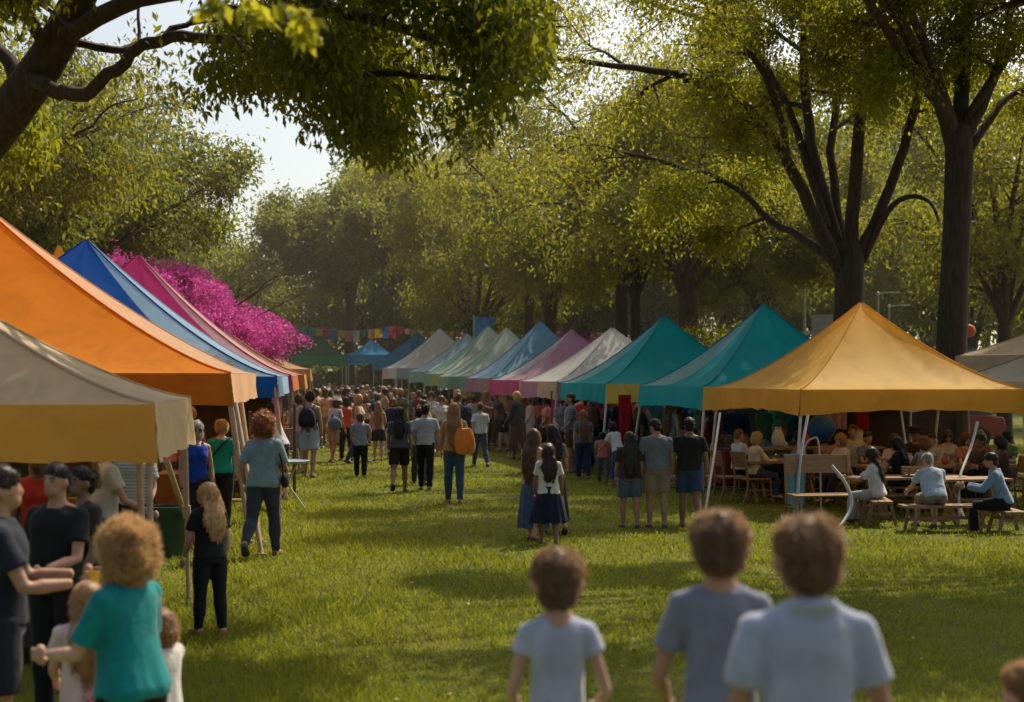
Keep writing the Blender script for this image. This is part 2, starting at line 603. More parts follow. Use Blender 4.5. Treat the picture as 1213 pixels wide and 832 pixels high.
    for side, hp, kn, an, fd in legs:
        mb.tube([hp + np.array([0, 0, .05 * w]), hp * .6 + kn * .4, kn, kn * .68 + an * .32, kn * .3 + an * .7, an], np.array([.088, .08, .055, .058, .042, .034]) * w, 12)
        mb.tube([an - fd * .05 * u + (0, 0, -.01 * u), an + fd * .06 * u + (0, 0, -.02 * u), an + fd * .16 * u + (0, 0, -.035 * u)], np.array([.036, .038, .028]) * w, 10)
    mb.ellipsoid(Hd(hc0), hr, 18, 12, Mh)
    mb.ellipsoid(Hd(hc0 + np.array([0, .18, -.27]) * hl), hr * (.70 + .12 * min(1, kid * 1.5), .62, .52 + .06 * kid), 14, 9, Mh)
    mb.ellipsoid(Hd(hc0 + np.array([0, .43, -.07]) * hl), np.array([.05, .07, .10]) * hl, 8, 6, Mh)      # nose
    for s in (-1, 1):
        mb.ellipsoid(Hd(hc0 + np.array([s * (hr[0] / hl + .035), -.04, -.09]) * hl), np.array([.05, .085, .135]) * hl, 8, 6, Mh)
        if face:
            mb.ellipsoid(Hd(hc0 + np.array([s * .15, .345, .07]) * hl), np.array([.10, .05, .035]) * hl, 8, 6, Mh)
    if face:
        mb.ellipsoid(Hd(hc0 + np.array([0, .405, -.235]) * hl), np.array([.09, .04, .03]) * hl, 8, 6, Mh)
    if f and kid < .4:
        for s in (-1, 1):
            mb.ellipsoid(T(s * .072 * w, .088 * w, tor * .68), np.array([.062, .05, .06]) * w)
    def fingers(me):
        fb = MB()
        for side, sh, e, wr, d1, d2 in arms:
            fwd = unit(np.cross(d2, (1, 0, 0))) if abs(d2[0]) < .9 else np.array([0, 1., 0])
            if fwd[1] < 0 and d2[2] < -.3: fwd = -fwd
            acr = fwd                                         # fingers spread front to back beside the thigh
            pn = unit(np.cross(d2, acr)) * -side
            if np.dot(pn, (-side, 0, 0)) < 0: pn = -pn
            kn0 = wr + d2 * .082 * H
            for i, (o_, L) in enumerate(((.021, .046), (.007, .052), (-.007, .048), (-.02, .038))):
                p0 = wr + d2 * .06 * H + acr * o_ * w * .9
                p1 = kn0 + acr * o_ * w
                p2 = p1 + unit(d2 + pn * .45) * L * .55 * u
                p3 = p2 + unit(d2 * .7 + pn * .9) * L * .55 * u
                fb.tube([p0, p1, p2, p3], np.array([.009, .0095, .0085, .006]) * w, 6)
            p0 = wr + d2 * .02 * H + acr * .018 * w
            p1 = p0 + unit(d2 * .7 + acr * .8) * .035 * u
            p2 = p1 + unit(d2 + acr * .25 + pn * .4) * .032 * u
            fb.tube([p0, p1, p2], np.array([.012, .011, .007]) * w, 6)
        return fb
    root = empty('person', (x, y, ground_z(x, y) if z is None else z), R(yaw), label, cat, group)
    vx = vox or {0: .02 * (.6 + .4 * u), 1: .0125 * (.5 + .5 * u), 2: .0085}[q]
    it = 3 if q else 2
    blob('body', mb, skin_mat(SKIN[skin]), root, vx, it, post=fingers if q else None)
    # ---- top
    kind, tc = top[:2]
    tb = MB()
    hem = {'tee': -.02, 'tank': -.05, 'shirt': -.10, 'long': -.06, 'dress': .0}[kind]
    inf = .010 * u + vx * .5
    loose = {'tee': .012, 'tank': .0, 'shirt': .018, 'long': .008, 'dress': 0}[kind]
    torso(tb, hem, .93 if kind == 'tank' else .985, inf, loose=loose)
    slv = {'tee': .62, 'tank': 0.0, 'shirt': .80, 'long': 2.0, 'dress': .35}[kind]
    for side, sh, e, wr, d1, d2 in arms:
        if slv == 0.0:
            continue
        tb.ellipsoid(sh, np.array([.048, .051, .052]) * w + inf * .6)
        tb.tube([T(side * .045 * w, -.012 * w, tor * .975), T(side * sx * .55, -.012 * w, tor * .925), sh], np.array([.040, .048, .046]) * w + inf * .5, 10)
        if slv <= 1:
            en = sh + (e - sh) * slv
            tb.tube([T(side * sx * .75, 0, tor * .85), sh, (sh + en) / 2, en], np.array([.052, .049, .051, .056]) * w + inf * .7, 12)
        else:
            tb.tube([T(side * sx * .75, 0, tor * .85), sh, (sh + e) / 2, e, (e + wr) / 2, wr - d2 * .01], np.array([.052, .049, .05, .046, .044, .036]) * w + inf * .6, 12)
    if f and kid < .4:
        for s in (-1, 1):
            tb.ellipsoid(T(s * .07 * w, .09 * w, tor * .67), np.array([.066, .054, .068]) * w + inf * .5)
    if kind == 'tank':
        for s in (-1, 1):
            tb.tube([T(s * .07 * w, .10 * w, tor * .80), T(s * .082 * w, .03 * w, tor * 1.0), T(s * .078 * w, -.09 * w, tor * .82)], (.02 * w + vx * .5), 8)
    if collar:
        cc = T(0, -.012 * w, tor + .002 * H)
        a2 = np.linspace(0, 2 * math.pi, 15)
        tb.tube([cc + np.array([math.cos(a) * neck_r * 1.22, math.sin(a) * neck_r * 1.3, -.25 * math.sin(a) * neck_r]) for a in a2], .021 * u + vx * .4, 8)
    wr_ = [(sd, 15 / u, .009 * u, (1, 1, .55)), (sd + 1, 34 / u, .0035 * u, (1, 1, .8))] if q else [(sd, 16 / u, .006 * u, (1, 1, .7))]
    blob('shirt' if kind != 'tank' else 'vest_top', tb, cloth_mat(tc, pat=top[2] if len(top) > 2 else None), root, vx, it, wrinkle=wr_)
    # ---- bottom
    kind, bc = bottom[:2]
    bpat = bottom[2] if len(bottom) > 2 else None
    if kind in ('trousers', 'shorts', 'leggings', 'jeans'):
        bb = MB()
        inf2 = (.006 if kind == 'leggings' else .012) * u + vx * .4
        torso(bb, -.12, .14, inf2 * .8)
        for side, hp, kn, an, fd in legs:
            bb.ellipsoid(hp + (0, 0, .01 * u), np.array([.09, .1, .09]) * w + inf2 * .5)
            if kind == 'shorts':
                en = hp + (kn - hp) * .78
                bb.tube([hp + (0, 0, .05 * w), (hp + en) / 2, en], np.array([.088, .088, .085]) * w + inf2, 14)
            else:
                lr = np.array([.088, .08, .056, .058, .044, .036]) * w + inf2
                if kind == 'trousers': lr = np.maximum(lr, .058 * w)
                bb.tube([hp + (0, 0, .05 * w), hp * .6 + kn * .4, kn, kn * .68 + an * .32, kn * .3 + an * .7, an + (an - kn) * -.02], lr, 14)
        blob(kind, bb, cloth_mat(bc, pat=bpat), root, vx, it, wrinkle=[(sd + 5, 20 / u, .006 * u, (1, 1, .8))])
    else:
        sb = MB()
        hipr = hipw * w + .015 * u
        Ls = {'skirt': .29, 'mini': .19, 'midi': .40}[kind] * H
        flare = {'skirt': .62, 'mini': .28, 'midi': .35}[kind]
        a = np.arange(48) * 2 * math.pi / 48
        rg = []
        for t in np.linspace(0, 1, 9):
            zz = hz + tor * .22 - t * (Ls + tor * .22)
            sc = 1 + flare * max(0, t) ** 1.1
            pl = 1 + (.075 * t * np.sin(a * 11 + sd) + .03 * t * np.sin(a * 5 + 2 * sd))
            rx = (hipr if t > .3 else hipr * (.80 + .66 * t)) * sc * pl
            ry = (.118 * w + .012) * sc * pl
            rg.append(np.stack([rx * np.cos(a), ry * np.sin(a), np.full(48, zz) + .008 * np.sin(a * 11 + sd) * t], 1))
        inner = [r * np.array([.975, .975, 1]) for r in rg[::-1]]
        sb.rings(rg + inner, cap=False)
        sb.build('skirt', cloth_mat(bc, pat=bpat), root)
    # ---- shoes
    for side, hp, kn, an, fd in legs:
        fb = MB()
        up = unit(np.cross(np.cross(fd, (0, 0, 1)), fd))
        base = an - up * (ank - .028 * u)
        fb.ellipsoid(base + fd * .055 * u, (1, 1, 1), 4, 4) if False else None
        sd_ = unit(np.cross(fd, up))
        rg = []
        for t, hw, ht in ((-.072, .018, .03), (-.055, .032, .055), (0, .037, .07), (.07, .042, .05), (.13, .044, .036), (.165, .034, .026), (.18, .014, .014)):
            c = an + fd * t * u - up * ank
            ca, sa = np.cos(ang), np.sin(ang)
            rg.append(c + np.outer(np.sign(ca) * np.abs(ca) ** .7 * (hw * w + .004), sd_) + np.outer((sa * .5 + .5) * ht * w * 1.05 + .002, up))
        fb.rings(rg)
        fb.build('shoe', solid_mat(shoes, 0.6), root)
    # ---- hair
    style, hcname = hair
    hm = hair_mat(HAIR[hcname])
    hb = MB()
    g = (.012 * u + .03 * hl if hair[0] != 'short' else .005 * u + .012 * hl) + vx * .4
    if style == 'short':
        hb.ellipsoid(Hd(hc0 + np.array([0, -.075, .165]) * hl), hr * (1.0, .96, .74) + g, 20, 12, Mh @ np.array(Matrix.Rotation(R(24), 3, 'X')))
        hb.ellipsoid(Hd(hc0 + np.array([.06, .16, .33]) * hl), np.array([.22, .20, .13]) * hl, 12, 8, Mh)
    else:
        hb.ellipsoid(Hd(hc0 + np.array([0, -.062, .055]) * hl), hr * (1, .97, .97) + g, 20, 12, Mh)
    wr_h = [(sd + 9, 70 / u, .004 * u, (1, 1, .5))]
    ns, sl_ = (900, .036) if q == 1 else (7500, .036)
    down = .6
    if style == 'short':
        hb.ellipsoid(Hd(hc0 + np.array([0, -.21, -.14]) * hl), hr * (.84, .56, .66) + g * .5, 16, 9, Mh)
        sl_ *= .8; down = .15; wr_h = [(sd + 9, 38 / u, .007 * u, (1, 1, .7)), (sd + 10, 110 / u, .003 * u, (1, 1, .5))]
    elif style == 'bob':
        hb.ellipsoid(Hd(hc0 + np.array([0, -.16, -.16]) * hl), hr * (1.12, .86, 1.0) + g, 16, 9, Mh)
    elif style == 'curly':
        rr = random.Random(sd)
        for i in range(120):
            v = unit([rr.gauss(0, 1), rr.gauss(-.35, .8), rr.gauss(.25, .9)])
            c = hc0 + v * (hr * rr.uniform(1.1, 1.42) + g * .6) + np.array([0, -.05, -.05]) * hl
            if c[1] > .25 * hl and c[2] < hl * .72: continue
            hb.ellipsoid(Hd(c), np.array([1, 1, 1]) * hl * rr.uniform(.085, .20), 8, 6)
        wr_h = [(sd + 9, 90 / u, .009 * u, (1, 1, 1))]
        ns, down = int(ns * 2.2), 0.0
        sl_ *= 1.3
    elif style in ('long', 'verylong', 'pony'):
        L = {'long': 1.35, 'verylong': 2.3, 'pony': 1.7}[style] * hl
        if style != 'pony':
            hb.ellipsoid(Hd(hc0 + np.array([0, -.15, -.15]) * hl), hr * (1.02, .82, .95) + g * .8, 16, 9, Mh)
            p0 = Hd(hc0 + np.array([0, -.22, -.1]) * hl)
            pts = [p0, T(0, -.085 * w, tor * .97) + (0, -.01, .02), T(0, -.135 * w, tor * .80), T(0, -.14 * w, tor * .97 - L * .7), T(0, -.13 * w, tor * .97 - L * .85 - .05)]
            wd = np.array([.36, .42, .42, .36, .12]) * hl
            axis, k2 = TY, .42
        else:
            p0 = Hd(hc0 + np.array([0, -.42, .12]) * hl)
            pts = [p0, Hd(hc0 + np.array([0, -.66, -.02]) * hl), Hd(hc0 + np.array([0, -.62, -.55]) * hl), Hd(hc0 + np.array([.05, -.52, -.6 - L / hl * .6]) * hl)]
            wd = np.array([.10, .15, .15, .03]) * hl
            axis, k2 = TY, .8
            hb.ellipsoid(Hd(hc0 + np.array([0, -.21, -.1]) * hl), hr * (.84, .55, .6) + g * .4, 16, 9, Mh)
        P_, W_ = smooth_path(pts, wd, 4)
        hb.tube(P_, W_ * .8, 14, flat=(axis, k2))
        rr = random.Random(sd + 3)
        nP = len(P_)
        for i in range(13 if style != 'pony' else 6):
            o_ = -1 + 2 * (i + rr.uniform(-.3, .3)) / (12 if style != 'pony' else 5)
            m_ = int(nP * rr.uniform(.78, 1.0))
            ph, fq, am = rr.uniform(0, 6), rr.uniform(5, 9), rr.uniform(.03, .09) * hl
            tt = np.arange(m_) / nP
            off = np.outer(o_ * W_[:m_] * (.95 + .25 * tt) + am * np.sin(ph + fq * tt * 2) * (tt > .15), TX) - np.outer((.10 * hl * (1 - o_ * o_) + rr.uniform(0, .05) * hl) * np.clip(tt * 4, 0, 1), TY) * (k2 if style != 'pony' else .3)
            Q_ = P_[:m_] + off + np.outer(np.linspace(0, 1, m_), (0, 0, -rr.uniform(0, .12) * hl))
            hb.tube(Q_, np.linspace(.10, .035, m_) * hl + vx * .3, 7)
        wr_h = [(sd + 9, 60 / u, .007 * u, (1, 1, .22)), (sd + 10, 150 / u, .003 * u, (1, 1, .2))]
        down = 2.2
        ns = int(ns * 1.3)
    elif style == 'bun':
        hb.ellipsoid(Hd(hc0 + np.array([0, -.21, -.12]) * hl), hr * (.84, .55, .6) + g * .4, 16, 9, Mh)
        hb.ellipsoid(Hd(hc0 + np.array([0, -.42, .36]) * hl), np.array([.2, .18, .18]) * hl, 10, 8)
    if style != 'bald':
        blob('hair', hb, hm, root, vx, max(1, it - 1), wrinkle=wr_h, post=strands(ns, sl_ * u, sd, down, .0035 if q == 1 else .0022, Hd(hc0 + np.array([0, -.12, .36]) * hl) if style in ('short', 'bob', 'bun') else None) if q else None)
    if face and not glasses:
        for s in (-1, 1):
            eb = MB()
            eb.ellipsoid(Hd(hc0 + np.array([s * .15, .355, .005]) * hl), np.array([.055, .035, .032]) * hl, 10, 7, Mh)
            eb.build('eye', solid_mat((.09, .07, .06), .25), root)
            eb = MB()
            eb.tube([Hd(hc0 + np.array([s * .06, .385, .085]) * hl), Hd(hc0 + np.array([s * .15, .375, .11]) * hl), Hd(hc0 + np.array([s * .24, .315, .08]) * hl)], .020 * hl, 6)
            eb.build('eyebrow', hair_mat(HAIR[hair[1]]), root)
        lb = MB()
        lb.ellipsoid(Hd(hc0 + np.array([0, .43, -.24]) * hl), np.array([.085, .03, .02]) * hl, 10, 6, Mh)
        lb.build('mouth', skin_mat((.36, .13, .11)), root)
    if glasses:
        gb = MB()
        for s in (-1, 1):
            gb.ellipsoid(Hd(hc0 + np.array([s * .16, .40, .0]) * hl), np.array([.13, .03, .095]) * hl, 12, 7, Mh)
            gb.bar(Hd(hc0 + np.array([s * .28, .36, .02]) * hl), Hd(hc0 + np.array([s * .36, -.02, .02]) * hl), .006, .008)
        gb.build('sunglasses', solid_mat((.015, .012, .012), .2), root)
    if hat:
        a_, c_ = hat
        kb = MB()
        top_z = hc0[2] + hr[2] * .42
        pr = [(hr[1] * 1.75, top_z - .012), (hr[1] * 1.78, top_z + .002), (hr[1] * 1.16 + g, top_z + .012), (hr[1] * 1.1 + g, top_z + hl * .34), (hr[1] * .8, top_z + hl * .42), (hr[1] * .15, top_z + hl * .43)] if a_ == 'brim' else \
             [(hr[1] * 1.03 + g, top_z - .03), (hr[1] * 1.02 + g, top_z + hl * .18), (hr[1] * .75, top_z + hl * .33), (hr[1] * .2, top_z + hl * .38)]
        kb.lathe(pr, (0, -.04 * hl, 0), 20)
        kb.v = [np.array([Hd(p) for p in V]) for V in kb.v]
        kb.build('hat', cloth_mat(c_), root)
    root['_d'] = 0
    del root['_d']
    return root, dict(T=T, w=w, u=u, tor=tor, arms=arms, legs=legs, Hd=Hd, hl=hl, hz=hz)

def world_pts(root, pts):
    c, s = math.cos(root.rotation_euler.z), math.sin(root.rotation_euler.z)
    L = np.array(root.location)
    return [np.array([p[0] * c - p[1] * s, p[0] * s + p[1] * c, p[2]]) + L for p in pts]

def feet(px, py, top=None):
    Y = F_PX * EYE / (py - HY)
    H = EYE - (top - HY) * Y / F_PX if top else None
    return (px - CX) * Y / F_PX, Y, H
# ------------------------------------------------------------------ trees
def above(z0, amp=.7):
    return lambda p: p[:, 2] > z0 + amp * folds(p * (1, 1, 0), 17, .9, 3)
class Tree:
    def __init__(self, base, seed):
        self.base = np.asarray(base, float)
        self.mb, self.tp, self.td, self.tl = MB(), [], [], []
        self.rg = np.random.RandomState(seed)
        self.cull = None
        self.seed = seed
    def tube(self, P, Rr, k=None):
        k = k or (12 if Rr[0] > .15 else 8 if Rr[0] > .05 else 5)
        self.mb.tube(np.asarray(P) - self.base, Rr, k)
    def grow(self, p, d, L, r, lvl, pr):
        rg = self.rg
        n = 5 if lvl else 6
        P, Rr = [p], [r]
        d = unit(d)
        for i in range(n):
            d = unit(d + rg.normal(size=3) * pr['wig'] + np.array([0, 0, pr['trop'][min(lvl, len(pr['trop']) - 1)]]) / n)
            p = p + d * L / n
            P.append(p); Rr.append(r * (1 - .6 * (i + 1) / n))
        P, Rr = np.array(P), np.array(Rr)
        if self.cull is not None and self.cull(P[-1:])[0]:
            return
        if r > pr.get('rmin', .012):
            Q, S = smooth_path(P, Rr, 2)
            self.tube(Q, S)
        self.spawn(P, Rr, L, lvl, pr)
    def spawn(self, P, Rr, L, lvl, pr, t0=.3):
        rg = self.rg
        if lvl >= pr['max']:
            for i in range(len(P) - 1):
                self.tp.append(P[i]); self.td.append(P[i + 1] - P[i]); self.tl.append(1)
            return
        nc = pr['n'][min(lvl, len(pr['n']) - 1)]
        az = rg.uniform(0, 6.28)
        for j in range(nc):
            t = t0 + (1 - t0) * (j + rg.uniform(.2, .9)) / nc
            t = min(t, .999)
            x = t * (len(P) - 1); i = int(x); fr = x - i
            p = P[i] * (1 - fr) + P[i + 1] * fr
            d = unit(P[i + 1] - P[i])
            az += 2.4 + rg.uniform(-.5, .5)
            s = unit(np.cross(d, (0.3, 0.2, 1))); q = np.cross(s, d)
            a = R(rg.uniform(*pr['ang']))
            nd = d * math.cos(a) + (s * math.cos(az) + q * math.sin(az)) * math.sin(a)
            nd[2] *= pr.get('flat', 1.0)
            self.grow(p, nd, L * rg.uniform(*pr['ratio']) * (1.1 - .35 * t), max(.006, (Rr[i] * (1 - fr) + Rr[i + 1] * fr) * .62), lvl + 1, pr)
        i = len(P) - 1
        self.grow(P[i], P[i] - P[i - 1], L * .45, Rr[i], lvl + 1, pr)
    def limb(self, pts, r0, r1, lvl, pr, L=None, t0=.3):
        P, Rr = smooth_path(pts, np.linspace(r0, r1, len(pts)), 4)
        P = P + self.rg.normal(size=P.shape) * .02 * (np.arange(len(P)) > 0)[:, None]
        self.tube(P, Rr)
        Ls = np.sum(np.linalg.norm(np.diff(P, axis=0), axis=1))
        self.spawn(P, Rr, L or Ls * .6, lvl, pr, t0)
    def leaves(self, n, size, spread, droop=.5, wid=.42, keep=None, clump=.2, cf=1.0):
        rg = self.rg
        n = int(n * (1 + clump * 1.3))
        tp, td = np.array(self.tp), np.array(self.td)
        ids = rg.randint(0, len(tp), n)
        ln = np.linalg.norm(td[ids], axis=1)[:, None] + 1e-6
        pos = tp[ids] + td[ids] * rg.uniform(0, 1, (n, 1)) + rg.normal(size=(n, 3)) * spread
        ax = td[ids] / ln * .5 + rg.normal(size=(n, 3)) * .6 + np.array([0, 0, -droop])
        ax /= np.linalg.norm(ax, axis=1)[:, None]
        nr = rg.normal(size=(n, 3)) * .7 + np.array([0, 0, .8])
        sd = np.cross(ax, nr); sd /= np.linalg.norm(sd, axis=1)[:, None] + 1e-9
        up = np.cross(sd, ax)
        k = np.ones(n, bool)
        if clump > 0:                                       # leaves gather in clumps with gaps between them
            k &= folds(pos, self.seed, 1.15 * cf, 3) * .6 + rg.uniform(-.5, .5, n) > -.75 + clump * 1.6
        g0 = pos - np.outer(pos[:, 2] / SUNDIR[2], SUNDIR)   # where the shadow of each leaf falls: sunny clearings on the lawn
        e_ = folds(g0, 5, 1.3, 3) * .9
        clear = (g0[:, 0] > -4.6 + e_) & (g0[:, 0] < .6 + e_) & (g0[:, 1] > 24.3 + e_) & (g0[:, 1] < 37 + e_ * 2)
        clear |= (np.abs(g0[:, 0] + 3.9 + (g0[:, 1] - 50) * .16) < 1.9 + e_) & (g0[:, 1] > 38) & (g0[:, 1] < 64)
        clear |= (folds(g0, 9, 1.0, 3) > .55) & (g0[:, 1] > 18.5) & (g0[:, 1] < 40) & (g0[:, 0] < 9)
        k &= ~(clear & (rg.uniform(0, 1, n) < .78))
        g2 = g0 + SUNDIR * (2.5 / SUNDIR[2])
        k &= ~((g2[:, 0] > -6.6) & (g2[:, 0] < -2.3) & (g2[:, 1] > 10.2) & (g2[:, 1] < 14.2) & (folds(g2, 61, 1.4, 3) > .3))
        if keep is not None:
            k &= keep(pos)
        if not k.all():
            pass
        if True:
            pos, ax, sd, up = pos[k], ax[k], sd[k], up[k]
        L = size * rg.uniform(.6, 1.25, len(pos))[:, None]
        pos = pos - self.base
        mid = pos + ax * L * .45 + up * L * .10
        return np.stack([pos, mid + sd * L * wid * .5, pos + ax * L, mid - sd * L * wid * .5], 1)
    def finish(self, label, cat, bark, leafV, lmat, group=None, tname='trunk', cname='crown', name='tree'):
        root = empty(name, tuple(self.base), 0, label, cat, group)
        self.mb.build(tname, bark, root)
        np_quads(cname, leafV, lmat, root)
        return root

# ------------------------------------------------------------------ tents
def tent(label, cx, cy, th, L, ze, zp, vh, cols, group=None, leg=None, splay=0.0, arch=.12, stripe=None, power=1.38, seed=0, truss=True, name='market_tent', LY=None, legr=.022, sag=.05):
    """peaked canopy tent: four roof panels, valance strips, legs with feet, scissor truss, mast.  cols: aisle panel side etc. as dict"""
    root = empty(name, (cx, cy, 0), th, label, 'tent', group)
    rg = np.random.RandomState(seed + 5)
    leg = leg or METAL
    hx, hy = L / 2, (LY or L) / 2
    nr, ns = 22, 18
    names = ['near', 'right', 'far', 'left']
    for k in range(4):
        c, s = [(1, 0), (0, 1), (-1, 0), (0, -1)][k]
        h_out, h_al = (hy, hx) if k % 2 == 0 else (hx, hy)
        def loc(al, out):
            if k == 0: return al, -out
            if k == 1: return out, al
            if k == 2: return -al, out
            return -out, -al
        G = np.zeros((nr, ns, 3))
        rr = np.linspace(0.012, 1, nr)
        ss = np.linspace(-1, 1, ns)
        for i, r in enumerate(rr):
            for j, q in enumerate(ss):
                x, y = loc(q * r * h_al, r * h_out)
                z = ze + (zp - ze) * (1 - r) ** power - sag * L * math.sin(math.pi * r ** .9) * (1 - q * q) * .55
                G[i, j] = (x, y, z)
        V = G.reshape(-1, 3)
        # tension creases running from the peak and corners, fading at the hips
        rad = np.repeat(rr, ns); sgn = np.tile(ss, nr)
        cre = np.sin(sgn * (7 + rg.randint(3)) + rg.uniform(0, 6)) * .5 + np.sin(sgn * 13 + rad * 4 + rg.uniform(0, 6)) * .3
        V[:, 2] += cre * .019 * L / 3.7 * np.sin(math.pi * rad) * (1 - sgn ** 2) + folds(V, seed * 7 + k, 2.3) * .022 * np.sin(math.pi * rad) * (1 - sgn ** 2)
        G = V.reshape(nr, ns, 3)
        cc = cols.get(names[k], cols['all'])
        mb = MB()
        mats = [canopy_mat(cc)]
        mi = None
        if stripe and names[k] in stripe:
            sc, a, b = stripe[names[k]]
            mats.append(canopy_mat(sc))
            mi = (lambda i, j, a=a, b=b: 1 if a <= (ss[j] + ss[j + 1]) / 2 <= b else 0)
        mb.grid(G, mi)
        pn = mb.build('roof_panel', mats, root)
        sm = MB(); hp = [G[i, ns - 1] + (0, 0, .006) for i in range(0, nr, 1)]
        sm.tube(hp, .011 * (1 + .12 * L / 3.7), 6); sm.build('seam', canopy_mat(mul(cc, .8)), pn)
        # valance
        vc = cols.get('v_' + names[k], cols.get('valance', cc))
        vcs = vc if isinstance(vc, list) else [vc]
        nseg = len(vcs)
        for si, vcol in enumerate(vcs):
            a, b = -1 + 2 * si / nseg, -1 + 2 * (si + 1) / nseg
            nv, nq = 6, 24
            G = np.zeros((nv, nq, 3))
            ph = rg.uniform(0, 6, 3)
            for i in range(nv):
                v = i / (nv - 1)
                for j in range(nq):
                    q = a + (b - a) * j / (nq - 1)
                    wv = v * (.022 * math.sin(q * 9 + ph[0]) + .014 * math.sin(q * 21 + ph[1]) + .03)
                    x, y = loc(q * (h_al + wv * abs(q)), h_out + .004 + wv)
                    z = ze - .004 - v * vh * (1 - arch * (1 - q * q) - .02 * math.sin(q * 17 + ph[2]))
                    G[i, j] = (x, y, z)
            mb = MB(); mb.grid(G)
            mb.build('valance', canopy_mat(vcol, .22), root)
    # frame
    for sx, sy in ((-1, -1), (1, -1), (1, 1), (-1, 1)):
        tp = np.array([sx * (hx - .05), sy * (hy - .05), ze - .02])
        ft = np.array([tp[0] + sx * splay * rg.uniform(.4, 1.0), tp[1] + sy * splay * rg.uniform(.4, 1.0), 0])
        mb = MB()
        mb.tube([tp, tp * .45 + ft * .55], legr * 1.12, 8)
        mb.tube([tp * .47 + ft * .53, ft], legr * .86, 8)
        mb.bar(tp * .5 + ft * .5 - (0, 0, .03), tp * .44 + ft * .56 + (0, 0, -.03), legr * 3.2)
        lg = mb.build('leg', leg, root)
        fb = MB()
        fb.box(ft + np.array([0, 0, .012]), (.10, .10, .02))
        fb.tube([ft + (0, 0, .02), ft + (0, 0, .07)], legr * 1.25, 8)
        fb.build('foot', leg, lg)
    if truss:
        mb = MB()
        cs = [(-1, -1), (1, -1), (1, 1), (-1, 1)]
        for i in range(4):
            a = np.array([cs[i][0] * (hx - .06), cs[i][1] * (hy - .06), 0])
            b = np.array([cs[(i + 1) % 4][0] * (hx - .06), cs[(i + 1) % 4][1] * (hy - .06), 0])
            m = (a + b) / 2
            for p, q in ((a, m), (m, b)):
                mb.bar(p + (0, 0, ze - .05), q + (0, 0, ze - vh * .85), .018, .03)
                mb.bar(p + (0, 0, ze - vh * .85), q + (0, 0, ze - .05), .018, .03)
        mb.build('scissor_truss', leg, root)
        mb = MB()
        mb.tube([(0, 0, ze - .35), (0, 0, zp - .05)], .022, 8)
        for c2 in cs:
            mb.bar((c2[0] * (hx - .1), c2[1] * (hy - .1), ze - .12), (0, 0, ze - .2), .016, .026)
        mb.build('mast', leg, root)
    return root

# ------------------------------------------------------------------ furniture
def folding_table(label, x, y, rz, w=1.6, d=.7, h=.74, cloth=None, group=None, wood=None):
    root = empty('folding_table', (x, y, 0), rz, label, 'table', group)
    mb = MB(); mb.box((0, 0, h - .02), (w, d, .04)); mb.build('tabletop', wood or WOOD, root, smooth=False)
    for sx in (-1, 1):
        mb = MB()
        a = sx * (w / 2 - .18)
        mb.tube([(a, -d / 2 + .06, 0), (a, -d / 2 + .08, h - .04)], .016, 8)
        mb.tube([(a, d / 2 - .06, 0), (a, d / 2 - .08, h - .04)], .016, 8)
        mb.tube([(a, -d / 2 + .07, .3), (a, d / 2 - .07, .3)], .012, 8)
        mb.build('leg', METAL, root)
    if cloth:
        cb = MB()
        ring = []
        n = 64
        def pt(t, o, z):
            per = t * 4
            s = int(per) % 4; fr = per - int(per)
            c = [(-1, -1), (1, -1), (1, 1), (-1, 1)]
            p = np.array(c[s]) * (1 - fr) + np.array(c[(s + 1) % 4]) * fr
            return (p[0] * (w / 2 + o), p[1] * (d / 2 + o), z)
        for v in np.linspace(0, 1, 6):
            ring.append(np.array([pt(i / n, .012 + v * .03 * (1 + math.sin(i * 1.7)), h + .004 - v * (h - .12) + .01 * v * math.sin(i * .9)) for i in range(n)]))
        cb.rings([np.array([pt(i / n, -.2, h + .006) for i in range(n)])] + ring, cap=False)
        cb.add(np.array([(-w / 2 + .19, -d / 2 + .19, h + .006), (w / 2 - .19, -d / 2 + .19, h + .006), (w / 2 - .19, d / 2 - .19, h + .006), (-w / 2 + .19, d / 2 - .19, h + .006)]), [(0, 1, 2, 3)])
        o = cb.build('tablecloth', cloth_mat(cloth, 5), None)
        o.location = (x, y, 0.003); o.rotation_euler = (0, 0, rz)
        return root, o
    return root, None

def bench(label, x, y, rz, w=1.3, d=.30, h=.44, group=None):
    root = empty('wooden_bench', (x, y, 0), rz, label, 'bench', group)
    mb = MB()
    for i in range(3):
        mb.box((0, (i - 1) * d / 3, h - .018), (w, d / 3 - .012, .036))
    mb.build('seat', WOOD, root, smooth=False)
    for sx in (-1, 1):
        mb = MB()
        a = sx * (w / 2 - .15)
        mb.bar((a, -d / 2 + .02, h - .036), (a + sx * .03, -d / 2 - .05, 0), .035, .045)
        mb.bar((a, d / 2 - .02, h - .036), (a + sx * .03, d / 2 + .05, 0), .035, .045)
        mb.bar((a + sx * .015, -d / 2 - .02, .18), (a + sx * .015, d / 2 + .02, .18), .025, .04)
        mb.build('leg', WOOD, root, smooth=False)
    mb = MB(); mb.bar((-w / 2 + .15, 0, .18), (w / 2 - .15, 0, .18), .025, .04); mb.build('stretcher', WOOD, root, smooth=False)
    return root

